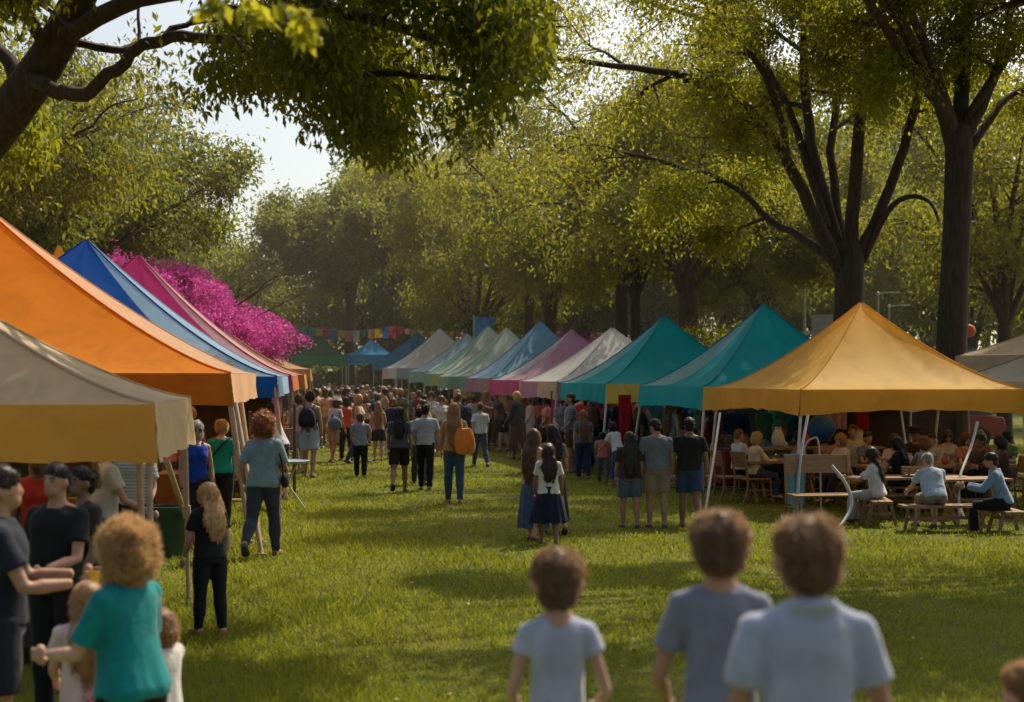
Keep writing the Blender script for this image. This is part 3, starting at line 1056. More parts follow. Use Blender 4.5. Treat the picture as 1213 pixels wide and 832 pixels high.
def picnic_table(label, x, y, rz, w=1.5, d=.7, h=.72, group=None):
    root = empty('wooden_table', (x, y, 0), rz, label, 'table', group)
    mb = MB()
    for i in range(5):
        mb.box((0, (i - 2) * d / 5, h - .02), (w, d / 5 - .012, .035))
    mb.build('tabletop', WOOD, root, smooth=False)
    for sx in (-1, 1):
        mb = MB(); a = sx * (w / 2 - .2)
        mb.bar((a, -d / 2 + .1, h - .04), (a, d / 2 - .02, 0), .04, .06)
        mb.bar((a + .05 * sx, d / 2 - .1, h - .04), (a + .05 * sx, -d / 2 + .02, 0), .04, .06)
        mb.build('leg', WOOD, root, smooth=False)
    mb = MB(); mb.bar((-w / 2 + .2, 0, .34), (w / 2 - .2, 0, .34), .03, .05); mb.build('stretcher', WOOD, root, smooth=False)
    return root

def chair(label, x, y, rz, group=None, wide=.46, h=.45, back=.92, curved=False):
    root = empty('wooden_chair', (x, y, 0), rz, label, 'chair', group)
    mb = MB()
    for i in range(4):
        mb.box((0, -.19 + i * .115, h - .012), (wide, .10, .024))
    mb.build('seat', WOOD, root, smooth=False)
    mb = MB()
    mb.rings([np.array([(sx * wide / 2, -.235 - (z - h) * .16 - .03 * (1 - (sx) ** 2), z), (sx * wide / 2, -.215 - (z - h) * .16 - .03 * (1 - sx ** 2), z), (sx * wide / 2, -.255 - (zz - h) * .16 - .03 * (1 - sx ** 2), zz), (sx * wide / 2, -.275 - (zz - h) * .16 - .03 * (1 - sx ** 2), zz)]) for sx in np.linspace(-1, 1, 7) for z, zz in ((back - .26, back),)])
    mb.build('backrest', WOOD, root)
    for sx in (-1, 1):
        a = sx * wide / 2
        mb = MB(); mb.tube(*smooth_path([(a, .19, h - .02), (a, .2, .2), (a, .24, 0)], [.018, .017, .015]), 8); mb.build('leg', WOOD, root)
        mb = MB(); mb.tube(*smooth_path([(a, -.31, back), (a, -.235, h), (a, -.25, .2), (a, -.32, 0)], [.016, .02, .018, .015]), 8); mb.build('leg', WOOD, root)
        mb = MB(); mb.tube([(a, -.245, .22), (a, .2, .22)], .011, 6); mb.build('stretcher', WOOD, root)
    return root
# ------------------------------------------------------------------ shared materials
METAL = solid_mat((0.50, 0.48, 0.45), .42, .55, 12, .15, .05, name='pole_metal')
TANPOLE = solid_mat((0.42, 0.30, 0.20), .5, .1, 12, .2, .05, name='painted_pole')
WOOD = solid_mat((0.27, 0.155, 0.075), .6, 0, 4, .35, .2, (1, 9, 9), name='wood')
DARKWOOD = solid_mat((0.12, 0.06, 0.03), .65, 0, 4, .35, .2, (1, 9, 9), name='dark_wood')
BARK = solid_mat((0.05, 0.032, 0.021), .92, 0, 7, .55, 1.0, (2.2, 2.2, .35), name='bark')
BARKFAR = solid_mat((0.06, 0.05, 0.04), .92, 0, 6, .4, .6, (2, 2, .4), name='bark_far')  # paler, greyer bark copy, distance haze put into its colour

# ------------------------------------------------------------------ camera, sky, sun
cam = bpy.data.objects.new('camera', bpy.data.cameras.new('camera'))
COL.objects.link(cam)
cam.location = (0, 0, EYE)
cam.rotation_euler = (R(90), 0, 0)
cam.data.sensor_width = 36
cam.data.lens = F_PX / 1213 * 36
cam.data.shift_y = (HY - 416) / 1213
cam.data.clip_end = 2000
cam.data.dof.use_dof = True
cam.data.dof.focus_distance = 24
cam.data.dof.aperture_fstop = 2.3
SC.camera = cam

S = Vector(SUNDIR)
w = bpy.data.worlds.new('World'); SC.world = w; w.use_nodes = True
nt = w.node_tree
sky = nt.nodes.new('ShaderNodeTexSky'); sky.sky_type = 'NISHITA'; sky.sun_disc = False
sky.sun_elevation = R(EL); sky.sun_rotation = R(AZ); sky.dust_density = 1.6; sky.air_density = 1.0; sky.ozone_density = 1.0
# thin bright veil of high haze around the sun
wc = N(nt, 'ShaderNodeTexCoord')
dp = N(nt, 'ShaderNodeVectorMath', operation='DOT_PRODUCT'); dp.inputs[1].default_value = S
nrm_ = N(nt, 'ShaderNodeVectorMath', operation='NORMALIZE')
nt.links.new(wc.outputs['Generated'], nrm_.inputs[0]); nt.links.new(nrm_.outputs[0], dp.inputs[0])
mx0 = N(nt, 'ShaderNodeMath', operation='MAXIMUM'); mx0.inputs[1].default_value = 0.0
pw = N(nt, 'ShaderNodeMath', operation='POWER'); pw.inputs[1].default_value = 2.5
nt.links.new(dp.outputs['Value'], mx0.inputs[0]); nt.links.new(mx0.outputs[0], pw.inputs[0])
vs_ = N(nt, 'ShaderNodeVectorMath', operation='SCALE'); vs_.inputs[0].default_value = (VEIL * 1.0, VEIL * .92, VEIL * .76)
nt.links.new(pw.outputs[0], vs_.inputs['Scale'])
va = N(nt, 'ShaderNodeVectorMath', operation='ADD')
tn = N(nt, 'ShaderNodeVectorMath', operation='MULTIPLY'); tn.inputs[1].default_value = (1.05, .97, .88)
nt.links.new(sky.outputs[0], tn.inputs[0]); nt.links.new(tn.outputs[0], va.inputs[0]); nt.links.new(vs_.outputs[0], va.inputs[1])
nt.links.new(va.outputs[0], nt.nodes['Background'].inputs[0])
nt.nodes['Background'].inputs[1].default_value = SKY_STRENGTH
sun = bpy.data.objects.new('sun', bpy.data.lights.new('sun', 'SUN'))
COL.objects.link(sun)
sun.data.energy = SUN_STRENGTH; sun.data.angle = R(0.6); sun.data.color = (1.0, 0.87, 0.66)
sun.rotation_euler = S.to_track_quat('Z', 'Y').to_euler()
SC.view_settings.view_transform = 'Standard'; SC.view_settings.look = 'None'; SC.view_settings.exposure = 0; SC.view_settings.gamma = 1
cy = SC.cycles
cy.use_denoising = True
cy.max_bounces = 6; cy.diffuse_bounces = 3; cy.glossy_bounces = 2; cy.transmission_bounces = 4; cy.transparent_max_bounces = 4; cy.volume_bounces = 0
cy.caustics_reflective = False; cy.caustics_refractive = False
cy.sample_clamp_indirect = 4

# ------------------------------------------------------------------ ground
def axis_(near, far, step, grow):
    out, s, v = [0.0], step, 0.0
    while v < far:
        v += s; out.append(v)
        if v > near: s *= grow
    return out
ax = axis_(12, 500, .8, 1.35)
xs = np.array([-a for a in ax[:0:-1]] + ax)
ys = np.concatenate([np.linspace(-4, 9, 40), np.array(axis_(60, 600, 1.2, 1.3)[1:]) + 9])
G = np.zeros((len(ys), len(xs), 3))
for i, yy in enumerate(ys):
    for j, xx in enumerate(xs):
        G[i, j] = (xx, yy, ground_z(xx, yy))
m, nt, out = new_mat('lawn_soil')
tc = N(nt, 'ShaderNodeTexCoord')
n1 = N(nt, 'ShaderNodeTexNoise'); n1.inputs['Scale'].default_value = .55; n1.inputs['Detail'].default_value = 8; n1.inputs['Roughness'].default_value = .7
n2 = N(nt, 'ShaderNodeTexNoise'); n2.inputs['Scale'].default_value = 26; n2.inputs['Detail'].default_value = 4
nt.links.new(tc.outputs['Object'], n1.inputs['Vector']); nt.links.new(tc.outputs['Object'], n2.inputs['Vector'])
mxn = N(nt, 'ShaderNodeMath', operation='MULTIPLY_ADD'); mxn.inputs[1].default_value = .5
nt.links.new(n2.outputs['Fac'], mxn.inputs[0])
hl_ = N(nt, 'ShaderNodeMath', operation='MULTIPLY'); hl_.inputs[1].default_value = .55
nt.links.new(n1.outputs['Fac'], hl_.inputs[0]); nt.links.new(hl_.outputs[0], mxn.inputs[2])
col = ramp(nt, mxn.outputs[0], [(.28, (.05, .07, .012)), (.48, (.10, .12, .018)), (.6, (.17, .165, .035)), (.74, (.22, .18, .07))])
bs = N(nt, 'ShaderNodeBsdfPrincipled'); bs.inputs['Roughness'].default_value = .95; bs.inputs['Specular IOR Level'].default_value = .1
nt.links.new(col, bs.inputs['Base Color'])
bp = N(nt, 'ShaderNodeBump'); bp.inputs['Strength'].default_value = .9; bp.inputs['Distance'].default_value = .05
nt.links.new(n2.outputs['Fac'], bp.inputs['Height']); nt.links.new(bp.outputs[0], bs.inputs['Normal'])
nt.links.new(bs.outputs[0], out.inputs[0])
gmb = MB(); gmb.grid(G)
# orient upward
gmb.f = [f[::-1] for f in gmb.f] if False else gmb.f
tag(gmb.build('lawn', m), kind='structure')

GRASSM = leaf_mat((.058, .092, .010), (.24, .255, .032), (.46, .49, .032), .45, .5, 'grass_blades')
def grass(nb):
    rg = np.random.RandomState(4)
    y = np.exp(rg.uniform(math.log(8.2), math.log(46), nb))
    x = rg.uniform(-1, 1, nb) * (.37 * y + 2)
    dens = folds(np.stack([x, y, 0 * x], 1), 3, .9, 5) + folds(np.stack([x, y, 0 * x], 1), 31, 4.5, 4) * .7
    k = rg.uniform(-1.6, 1.2, nb) < dens + .4
    x, y, dens = x[k], y[k], dens[k]
    n = len(x)
    hgt = (.035 + .030 * rg.uniform(0, 1, n) ** 2) * (1 + .3 * dens)
    hgt = np.where(rg.uniform(0, 1, n) < .03, hgt * 1.8, hgt)
    wd = .0035 * (y / 9) ** .9 * rg.uniform(.7, 1.5, n)
    a = rg.uniform(0, 6.28, n)
    s = np.stack([np.cos(a), np.sin(a), 0 * a], 1) * wd[:, None]
    b = np.stack([x, y, np.array([ground_z(0, q) for q in y]) - .004], 1)
    ln = np.stack([rg.normal(size=n) * .55, rg.normal(size=n) * .55, np.ones(n)], 1) * hgt[:, None]
    V = np.stack([b - s, b + s, b + ln + s * .25, b + ln - s * .25], 1)
    return V
tag(np_quads('grass', grass(GRASS_N), GRASSM), 'short sunlit lawn grass between the two rows of tents', 'grass', kind='stuff')

rg = np.random.RandomState(12)
nf = 420
fy = np.exp(rg.uniform(math.log(9), math.log(34), nf)); fx = rg.uniform(-1, 1, nf) * .36 * fy
a = rg.uniform(0, 6.28, nf); d = np.stack([np.cos(a), np.sin(a), rg.normal(size=nf) * .3], 1); s = np.stack([-np.sin(a), np.cos(a), rg.normal(size=nf) * .4], 1)
p = np.stack([fx, fy, np.full(nf, .05)], 1); L = rg.uniform(.02, .045, nf)[:, None]
V = np.stack([p, p + d * L * .5 + s * L * .35, p + d * L, p + d * L * .5 - s * L * .35], 1)
tag(np_quads('fallen_leaves', V, solid_mat((.34, .26, .12), .7, name='dry_leaf')), 'dry fallen leaves scattered over the open lawn', 'fallen leaves', kind='stuff')

# ------------------------------------------------------------------ trees
LEAF_NEAR = leaf_mat((.024, .042, .006), (.08, .10, .012), (.44, .45, .025), .5, .5, 'leaves_near')
LEAF_GOLD = leaf_mat((.038, .055, .008), (.11, .12, .016), (.46, .45, .028), .5, .45, 'leaves_gold')
LEAF_MID = leaf_mat((.028, .050, .010), (.095, .122, .018), (.40, .44, .035), .48, .35, 'leaves_mid')
LEAF_ELM = leaf_mat((.036, .054, .009), (.13, .138, .018), (.58, .56, .034), .54, .4, 'leaves_elm')
LEAF_FINE = leaf_mat((.07, .085, .014), (.19, .19, .03), (.60, .58, .05), .52, .3, 'leaves_fine')
LEAF_HAZED = leaf_mat((.03, .052, .024), (.09, .125, .045), (.24, .30, .06), .42, .3, 'leaves_hazed')  # bluish, greyed leaf colour with the distance haze painted in
LEAF_BRIGHT = leaf_mat((.11, .14, .012), (.26, .27, .02), (.60, .56, .03), .55, .8, 'leaves_bright')
BLOSSOM = leaf_mat((.34, .018, .20), (.72, .07, .43), (.85, .10, .52), .42, .9, 'blossom')

PRB = dict(max=3, n=[6, 5, 5], wig=.17, trop=[.15, -.05, -.3, -.6], ang=(25, 62), ratio=(.5, .72), flat=.75, rmin=.014)
def pxl(pts, Y, dy=0.0):
    n = len(pts)
    return [at(px, py, Y + dy * i / max(1, n - 1)) for i, (px, py) in enumerate(pts)]

# arching tree over the left tents
base = at(-175, 560, 17); base[2] = 0
T1 = Tree(base, 11)
tr, rr_ = smooth_path([base, at(-120, 330, 16.6), at(-45, 205, 16), at(15, 128, 15.6), at(62, 60, 15.4), at(98, -10, 15.2), at(140, -90, 15)], [.34, .27, .24, .22, .19, .16, .12], 5)
T1.tube(tr, rr_, 14)
def low1(p):
    px, py = CX + p[:, 0] * F_PX / p[:, 1], HY - (p[:, 2] - EYE) * F_PX / p[:, 1]
    return py > np.interp(px, [-420, 0, 150, 250, 330, 400, 490, 560, 640], [300, 235, 150, 118, 122, 165, 210, 180, 95])
T1.cull = low1
P1 = dict(PRB, n=[6, 5, 4], trop=[-.1, -.25, -.5, -.9], ratio=(.45, .65), wig=.2)
T1.limb(pxl([(40, 92), (70, 108), (100, 114), (137, 79), (174, 55), (232, 42), (275, 50), (317, 74), (400, 88), (470, 92), (545, 95), (612, 112)], 15.3, -1.4), .085, .018, 0, P1, 2.2, .45)
T1.limb(pxl([(80, 40), (170, 0), (280, -15), (390, 10), (490, 40), (565, 62), (622, 96)], 15.2, -2.0), .10, .02, 0, P1, 2.4, .25)
T1.limb(pxl([(98, -10), (250, -70), (400, -50), (520, -10), (615, 40)], 15.2, 1.0), .10, .02, 0, P1, 2.4, .25)
T1.limb(pxl([(70, 40), (130, 60), (190, 45), (260, 12), (340, 10)], 15.4, .8), .05, .02, 0, P1, 1.6, .3)
T1.limb(pxl([(30, 110), (0, 60), (-60, 0), (-150, -60)], 15.6, 1.0), .10, .03, 0, P1, 2.0, .3)
T1.limb(pxl([(140, -90), (250, -150), (400, -170)], 15, -2), .10, .03, 0, P1, 2.2, .2)
T1.limb(pxl([(60, 60), (20, 0), (-20, -80)], 15.4, -1.6), .08, .03, 0, P1, 1.8, .3)
def keep1(p):
    px, py = CX + p[:, 0] * F_PX / p[:, 1], HY - (p[:, 2] - EYE) * F_PX / p[:, 1]
    lim = np.interp(px, [-420, 0, 150, 250, 330, 400, 490, 560, 640], [300, 235, 150, 122, 130, 172, 216, 186, 105]) + 30 * folds(p, 12, 2.4, 4) + 10 * np.sin(px * .31 + p[:, 1] * 3)
    return (py < lim) & (px < 640 + 26 * folds(p, 13, 2.6, 3)) & (px > -420)
V1 = T1.leaves(LN(68000), .11, .18, .75, .40, keep=keep1, clump=.34, cf=1.3)
t1 = T1.finish('tall tree leaning over the tan tent with a long arching leafy bough', 'tree', BARK, V1, LEAF_NEAR)
# twigs of bright leaves hanging close to the viewer
tw = [[(300, -90), (312, -40), (322, -5), (352, 10), (368, 28)], [(318, -92), (285, -12), (262, 2), (246, 8)], [(330, -95), (334, 12), (352, 30), (362, 42)], [(308, -96), (296, 0), (305, 18)]]
for k_, q in enumerate(tw):
    bl = Tree(base, 5 + k_); bm_ = MB()
    P_, R_ = smooth_path([at(a, b, 6.2 + .15 * k_) for a, b in q], np.linspace(.006, .002, len(q)), 4)
    bm_.tube(P_ - base, R_, 6)
    for i in range(len(P_) // 2, len(P_) - 1):
        bl.tp.append(P_[i]); bl.td.append(P_[i + 1] - P_[i])
    bo = bm_.build('twig', BARK, t1)
    np_quads('leaves', bl.leaves(22, .085, .022, .7, .5), LEAF_BRIGHT, bo)

# golden drooping tree behind it on the left
def gtree(label, X, Y, H, Rc, nleaf, size, mat, seed, fork=.28, tr=.25, droop=.5, nl=7, spread=.35, group=None, pr=None, bark=None, lean=0, rise=(.45, .95), cat='tree', name='tree', keep=None, clump=.2):
    rg = random.Random(seed)
    t = Tree((X, Y, 0), seed)
    fz = H * fork
    top = np.array([X + lean, Y, fz])
    P_, R_ = smooth_path([(X, Y, -.1), (X + lean * .3, Y, fz * .5), top], [tr * 1.15, tr * .9, tr * .82], 4)
    R_[0] *= 1.25
    t.tube(P_, R_, 12)
    pr = dict(PRB, **(pr or {}))
    a0 = rg.uniform(0, 6)
    for i in range(nl):
        a = a0 + i * 6.283 / nl + rg.uniform(-.3, .3)
        if i == 0: r_, z_ = Rc * .15, H * .86
        else: r_, z_ = Rc * rg.uniform(.62, .9), fz + (H - fz) * rg.uniform(*rise)
        e = np.array([X + lean + math.cos(a) * r_, Y + math.sin(a) * r_, z_])
        m_ = top * .55 + e * .45 + np.array([-math.cos(a) * r_ * .12, -math.sin(a) * r_ * .12, (z_ - fz) * .14])
        t.limb([top - (0, 0, .15 * i % .5), m_, e], tr * .52, tr * .12, 0, pr, Rc * .62, .22)
    return t.finish(label, cat, bark or BARK, t.leaves(LN(nleaf), size, spread, droop, keep=keep, clump=clump), mat, group, name=name)

gtree('golden green tree with drooping boughs beyond the orange tent', -16.2, 41.5, 12.5, 6.4, 44000, .18, LEAF_GOLD, 21, .44, .32, .7, 9, .3, keep=above(5.9, .4))
gtree('broad oak with spreading dark limbs behind the blue and pink tents', -15.0, 50.5, 12.0, 5.2, 48000, .20, LEAF_MID, 22, .30, .42, .5, 9, .30)
gtree('leafy tree at the edge beyond the yellow tent top', -19, 52, 11, 5, 24000, .22, LEAF_MID, 23, .3, .35, .5, 8, .35)
gtree('dark tall tree with bare lower trunk beyond the green tent', at(415, 0, 88)[0], 88, 14.0, 4.2, 36000, .30, LEAF_MID, 24, .46, .34, .4, 8, .4, keep=above(5.6))
gtree('pale gold fine-leaved tree behind the row of pastel tents', at(560, 0, 80)[0], 80, 13.5, 6.2, 62000, .22, LEAF_FINE, 25, .22, .3, .7, 9, .4, pr=dict(trop=[.1, -.1, -.5, -1.0]))
gtree('hazy tall tree above the far blue tent', at(515, 0, 110)[0], 110, 18, 6.5, 26000, .42, LEAF_HAZED, 26, .25, .4, .4, 8, .6, bark=BARKFAR)

# tall trees on the right
P2 = dict(PRB, n=[7, 5, 5], wig=.15, trop=[.1, -.15, -.45, -.7], ratio=(.42, .62), flat=.6)
Y0 = 36
base = at(1004, 0, Y0); base[2] = 0
T2 = Tree(base, 31)
P_, R_ = smooth_path([base, at(1003, 430, Y0), at(1006, 350, Y0), at(1005, 305, Y0), at(1000, 285, Y0)], [.46, .37, .35, .36, .30], 5)
T2.tube(P_, R_, 16)
for pts, dy, r0, r1 in (
    ([(996, 318), (975, 280), (940, 205), (888, 130), (800, 88), (700, 75), (610, 62)], -4, .19, .03),
    ([(992, 315), (955, 285), (915, 262), (860, 215), (780, 190), (705, 172)], 3, .12, .025),
    ([(1000, 310), (975, 230), (958, 150), (952, 60), (958, -20), (950, -110)], 2, .17, .06),
    ([(1006, 308), (1014, 200), (1022, 100), (1032, 0), (1040, -100)], -2, .18, .07),
    ([(1000, 300), (985, 180), (1000, 60), (990, -60)], 4, .13, .05),
    ([(1016, 312), (1045, 245), (1078, 150), (1092, 80), (1100, -10), (1130, -90)], -1, .15, .05),
    ([(1022, 310), (1052, 250), (1078, 233), (1102, 240), (1112, 262)], -2, .09, .03),
    ([(940, 205), (905, 90), (850, 20), (790, -40)], -5, .10, .03),
    ([(980, 270), (930, 120), (870, 40), (760, 0), (680, -20)], 5, .11, .03)):
    low = pts[-1][1] > 250
    if low:                                                  # a bare arching bough
        T2.tube(*smooth_path(pxl(pts, Y0, dy), np.linspace(r0, r1, len(pts)), 4)); continue
    T2.limb(pxl(pts, Y0, dy), r0, r1, 0, dict(P2, trop=[.2, .1, 0, -.1]) if low else P2, 1.5 if low else 3.0, .38)
T2.finish('wide elm with many fanning limbs behind the teal and yellow tents', 'tree', BARK, T2.leaves(LN(130000), .13, .26, .35), LEAF_ELM)

Y0 = 33.5
base = at(1128, 0, Y0); base[2] = 0
T3 = Tree(base, 32)
P_, R_ = smooth_path([base, at(1127, 420, Y0), at(1132, 300, Y0), at(1136, 200, Y0), at(1135, 150, Y0)], [.42, .34, .30, .31, .28], 5)
T3.tube(P_, R_, 16)
for pts, dy, r0, r1 in (
    ([(1128, 175), (1108, 110), (1080, 55), (1058, 0), (1035, -80)], -2, .16, .06),
    ([(1136, 165), (1142, 60), (1150, -40), (1150, -140)], 1, .19, .08),
    ([(1142, 170), (1170, 110), (1192, 40), (1210, -40)], -1, .14, .06),
    ([(1148, 178), (1185, 125), (1230, 95), (1290, 60)], 2, .10, .04),
    ([(1125, 160), (1090, 60), (1020, -20), (930, -70)], 3, .12, .04),
    ([(1140, 150), (1240, 0), (1340, -80)], -3, .12, .04)):
    T3.limb(pxl(pts, Y0, dy), r0, r1, 0, P2, 2.8, .42)
f3 = at(1135, 165, 33.5)
for e in ((4.4, 27.2, 9.9), (5.6, 28.2, 10.1), (3.2, 26.6, 9.8)):  # extra boughs above the view, added to cast a shade band on the lawn
    e = np.array(e)
    T3.cull = lambda p: p[:, 2] < EYE + .2478 * p[:, 1] + .3
    T3.limb([f3, f3 * .6 + e * .4 + np.array([0, 0, 1.4]), f3 * .25 + e * .75 + np.array([0, 0, 1.2]), e], .12, .03, 0, P2, 3.2, .6)
T3.cull = None
T3.finish('tall straight dark trunk beside the pale tents, forking high up', 'tree', BARK, T3.leaves(LN(90000), .13, .26, .35), LEAF_ELM)

Y0 = 50
base = at(815, 0, Y0); base[2] = 0
T4 = Tree(base, 33)
P_, R_ = smooth_path([base, at(815, 420, Y0), at(816, 360, Y0), at(814, 325, Y0)], [.42, .34, .32, .26], 5)
T4.tube(P_, R_, 14)
for pts, dy, r0, r1 in (
    ([(808, 345), (788, 305), (755, 268), (700, 245), (640, 240)], -4, .15, .03),
    ([(810, 340), (795, 290), (770, 220), (760, 150)], 3, .13, .05),
    ([(815, 335), (822, 250), (838, 150), (850, 60)], -1, .16, .05),
    ([(820, 350), (845, 310), (875, 278), (905, 272), (945, 290)], -2, .11, .03),
    ([(818, 335), (850, 260), (880, 180), (920, 120)], 4, .12, .04),
    ([(806, 330), (740, 230), (680, 150), (640, 110)], 5, .11, .03)):
    T4.limb(pxl(pts, Y0, dy), r0, r1, 0, P2, 3.8, .35)
T4.finish('spreading tree with low arching boughs behind the nearer teal tents', 'tree', BARK, T4.leaves(LN(85000), .17, .36, .5, keep=above(5.0, .5)), LEAF_GOLD)

gtree('twin-stemmed tree behind the mauve and white tents', at(736, 0, 58)[0], 58, 13.5, 5.2, 46000, .21, LEAF_GOLD, 41, .40, .28, .6, 8, .35, keep=above(5.0))
gtree('slim dark trunked tree beside the twin-stemmed tree', at(754, 0, 60)[0], 60.5, 13, 4.5, 26000, .22, LEAF_MID, 42, .42, .22, .6, 7, .35, keep=above(5.4))
gtree('drooping tree with low crown behind the mint tents', at(652, 0, 66)[0], 66, 13, 5.5, 52000, .22, LEAF_FINE, 43, .34, .28, .8, 8, .35, pr=dict(trop=[.1, -.2, -.6, -1.0]), keep=above(4.6))
gtree('dark straight trunked tree behind the light blue tent', at(627, 0, 70)[0], 70.5, 14, 4.5, 30000, .24, LEAF_MID, 44, .46, .26, .6, 7, .4, keep=above(6.0))
gtree('bright leafy tree between the elm and the straight trunk', at(905, 0, 62)[0], 62, 11.5, 5.0, 42000, .22, LEAF_GOLD, 45, .36, .25, .6, 8, .35, keep=above(4.4))
gtree('gold leafed tree beyond the pale tents at the right edge', at(1190, 0, 47)[0], 47, 10.5, 4.2, 24000, .18, LEAF_GOLD, 46, .35, .24, .6, 8, .3)
gtree('bright bushy sapling beside the teal tent peak', at(845, 0, 44)[0], 44, 4.0, 1.0, 2600, .12, LEAF_GOLD, 47, .3, .05, .4, 6, .14, name='sapling')

# magenta blossom tree
def mound(p):
    return (p[:, 2] < 6.45 - .60 * (p[:, 0] + 12.0) + .40 * folds(p, 23, 2.0, 3)) & (p[:, 0] > -12.1)
gtree('magenta blossom tree in full flower between the pink tents', -10.5, 48.0, 6.6, 4.0, 150000, .125, BLOSSOM, 51, .18, .13, .05, 16, .17, pr=dict(trop=[.25, .1, 0, -.1], ang=(20, 55), n=[7, 6, 5]), rise=(.22, .70), name='blossom_tree', keep=mound, clump=.16)

# belt of trees closing the park
far = [gtree('hazy far tree in the belt behind the tents', 0, 100, 17, 6.5, 15000, .50, LEAF_HAZED, 60 + i, .24, .3, .5, 8, .75, group='trees in the belt closing the park', bark=BARKFAR) for i in range(3)]
rnd = random.Random(8)
spots = []
for i in range(30):
    Yb = rnd.uniform(92, 128) if i % 2 else rnd.uniform(130, 165)
    spots.append(((-1 + 2 * (i + rnd.uniform(-.3, .3)) / 29) * .42 * Yb, Yb))
for i, (xx, yy) in enumerate(spots):
    if xx < -8 and -.245 * yy < xx < -.085 * yy:
        sc = rnd.uniform(.52, .66)
    else:
        sc = rnd.uniform(.85, 1.25)
    o = far[i] if i < 3 else copy_tree(far[i % 3])
    o.location = (xx, yy, 0); o.rotation_euler.z = rnd.uniform(0, 6.28); o.scale = (sc * 1.1, sc * 1.1, sc)
mid = [gtree('shaded tree standing in the park behind the tents', 0, 70, 11, 4.8, 15000, .30, LEAF_MID, 70 + i, .26, .24, .5, 8, .45, group='shaded park trees behind the tents') for i in range(2)]
for i, (px, yy, sc) in enumerate(((1060, 74, 1.05), (1150, 68, 1.0), (980, 84, 1.1), (870, 88, 1.1), (770, 92, 1.1), (690, 96, 1.15), (1250, 62, 1.0), (40, 70, 1.1), (120, 82, 1.15), (-60, 60, 1.1), (215, 88, 1.05), (290, 96, .95), (1100, 98, 1.2), (600, 100, 1.2))):
    o = mid[i] if i < 2 else copy_tree(mid[i % 2])
    o.location = (at(px, 0, yy)[0], yy, 0); o.rotation_euler.z = rnd.uniform(0, 6.28); o.scale = (sc, sc, sc)
# undergrowth / hedge mass far behind
rgx = np.random.RandomState(77)
nh = LN(42000)
hy_ = rgx.uniform(100, 132, nh); hx_ = rgx.uniform(-1, 1, nh) * .40 * hy_
hz_ = rgx.uniform(0, 1, nh) * (3.6 + 1.6 * folds(np.stack([hx_, hy_, 0 * hx_], 1), 9, .22, 4))
ax_ = rgx.normal(size=(nh, 3)); ax_ /= np.linalg.norm(ax_, axis=1)[:, None]
sd_ = np.cross(ax_, rgx.normal(size=(nh, 3))); sd_ /= np.linalg.norm(sd_, axis=1)[:, None]
L = rgx.uniform(.35, .8, nh)[:, None]
p = np.stack([hx_, hy_, hz_], 1)
tag(np_quads('undergrowth', np.stack([p, p + ax_ * L * .5 + sd_ * L * .3, p + ax_ * L, p + ax_ * L * .5 - sd_ * L * .3], 1), LEAF_HAZED), 'dim shrubby undergrowth along the far side of the park', 'undergrowth', kind='stuff')

# unseen tree beside the lawn, its boughs and leaves shaped to shade the grass
T5 = Tree((10.4, 20.5, 0), 91)
T5.tube(*smooth_path([(10.4, 20.5, -.1), (10.3, 20.5, 2.5), (10.2, 20.4, 5.6)], [.34, .26, .22], 5))
P5 = dict(P2, trop=[.1, 0, -.1, -.2])
for e in ((2.6, 19.2, 8.4), (5.2, 18.6, 8.3), (8.2, 22.6, 8.6), (7.8, 19.4, 8.2), (11.5, 23.5, 8.6), (12.8, 18.6, 7.8), (9.6, 20.6, 9.8), (.6, 19.6, 8.6), (6.2, 22.0, 8.8), (2.4, 15.8, 7.6), (5.0, 15.4, 7.5), (7.4, 16.6, 7.4), (.4, 16.2, 7.8), (9.6, 15.6, 7.0)):
    e = np.array(e); t_ = np.array([10.2, 20.4, 5.5])
    T5.limb([t_, t_ * .55 + e * .45 + np.array([0, 0, .8]), e], .11, .03, 0, P5, 2.4, .35)
def over(p):
    return (p[:, 2] > EYE + .2478 * p[:, 1] + .25) | (np.abs(p[:, 0]) > .345 * p[:, 1])
def thin5(p):  # keeps only leaves whose shadow lands in the wanted dark bands
    g0 = p - np.outer(p[:, 2] / SUNDIR[2], SUNDIR)
    e = folds(g0, 41, 1.5, 4) * .8
    a = g0[:, 1] < 11.3 + e * .9
    b = (g0[:, 0] > 1.5 + e) & (g0[:, 1] < 14.6 + e)
    c = (g0[:, 1] > 15.2 + e) & (g0[:, 1] < 17.2 + e) & (np.abs(g0[:, 0] - .4) < 1.9 + e)
    return over(p) & (a | b | c | (np.random.RandomState(3).uniform(0, 1, len(p)) < .04))
T5.cull = lambda p: ~over(p)
T5.finish('unseen tree right of the viewer, boughs shaped to shade the lawn', 'tree', BARK, T5.leaves(LN(110000), .20, .34, .3, keep=thin5, clump=.2), LEAF_MID)
hm = None
hz = MB(); hz.box((0, 125, 6.5), (420, 190, 15))
hm, nt, out = new_mat('haze')
vs = N(nt, 'ShaderNodeVolumeScatter'); vs.inputs['Color'].default_value = (1.0, .90, .72, 1); vs.inputs['Density'].default_value = HAZE; vs.inputs['Anisotropy'].default_value = .35
nt.links.new(vs.outputs[0], out.inputs['Volume'])
if HAZE > 0: tag(hz.build('haze', hm, smooth=False), 'warm thin haze hanging in the air among the distant trees', 'haze', kind='stuff')
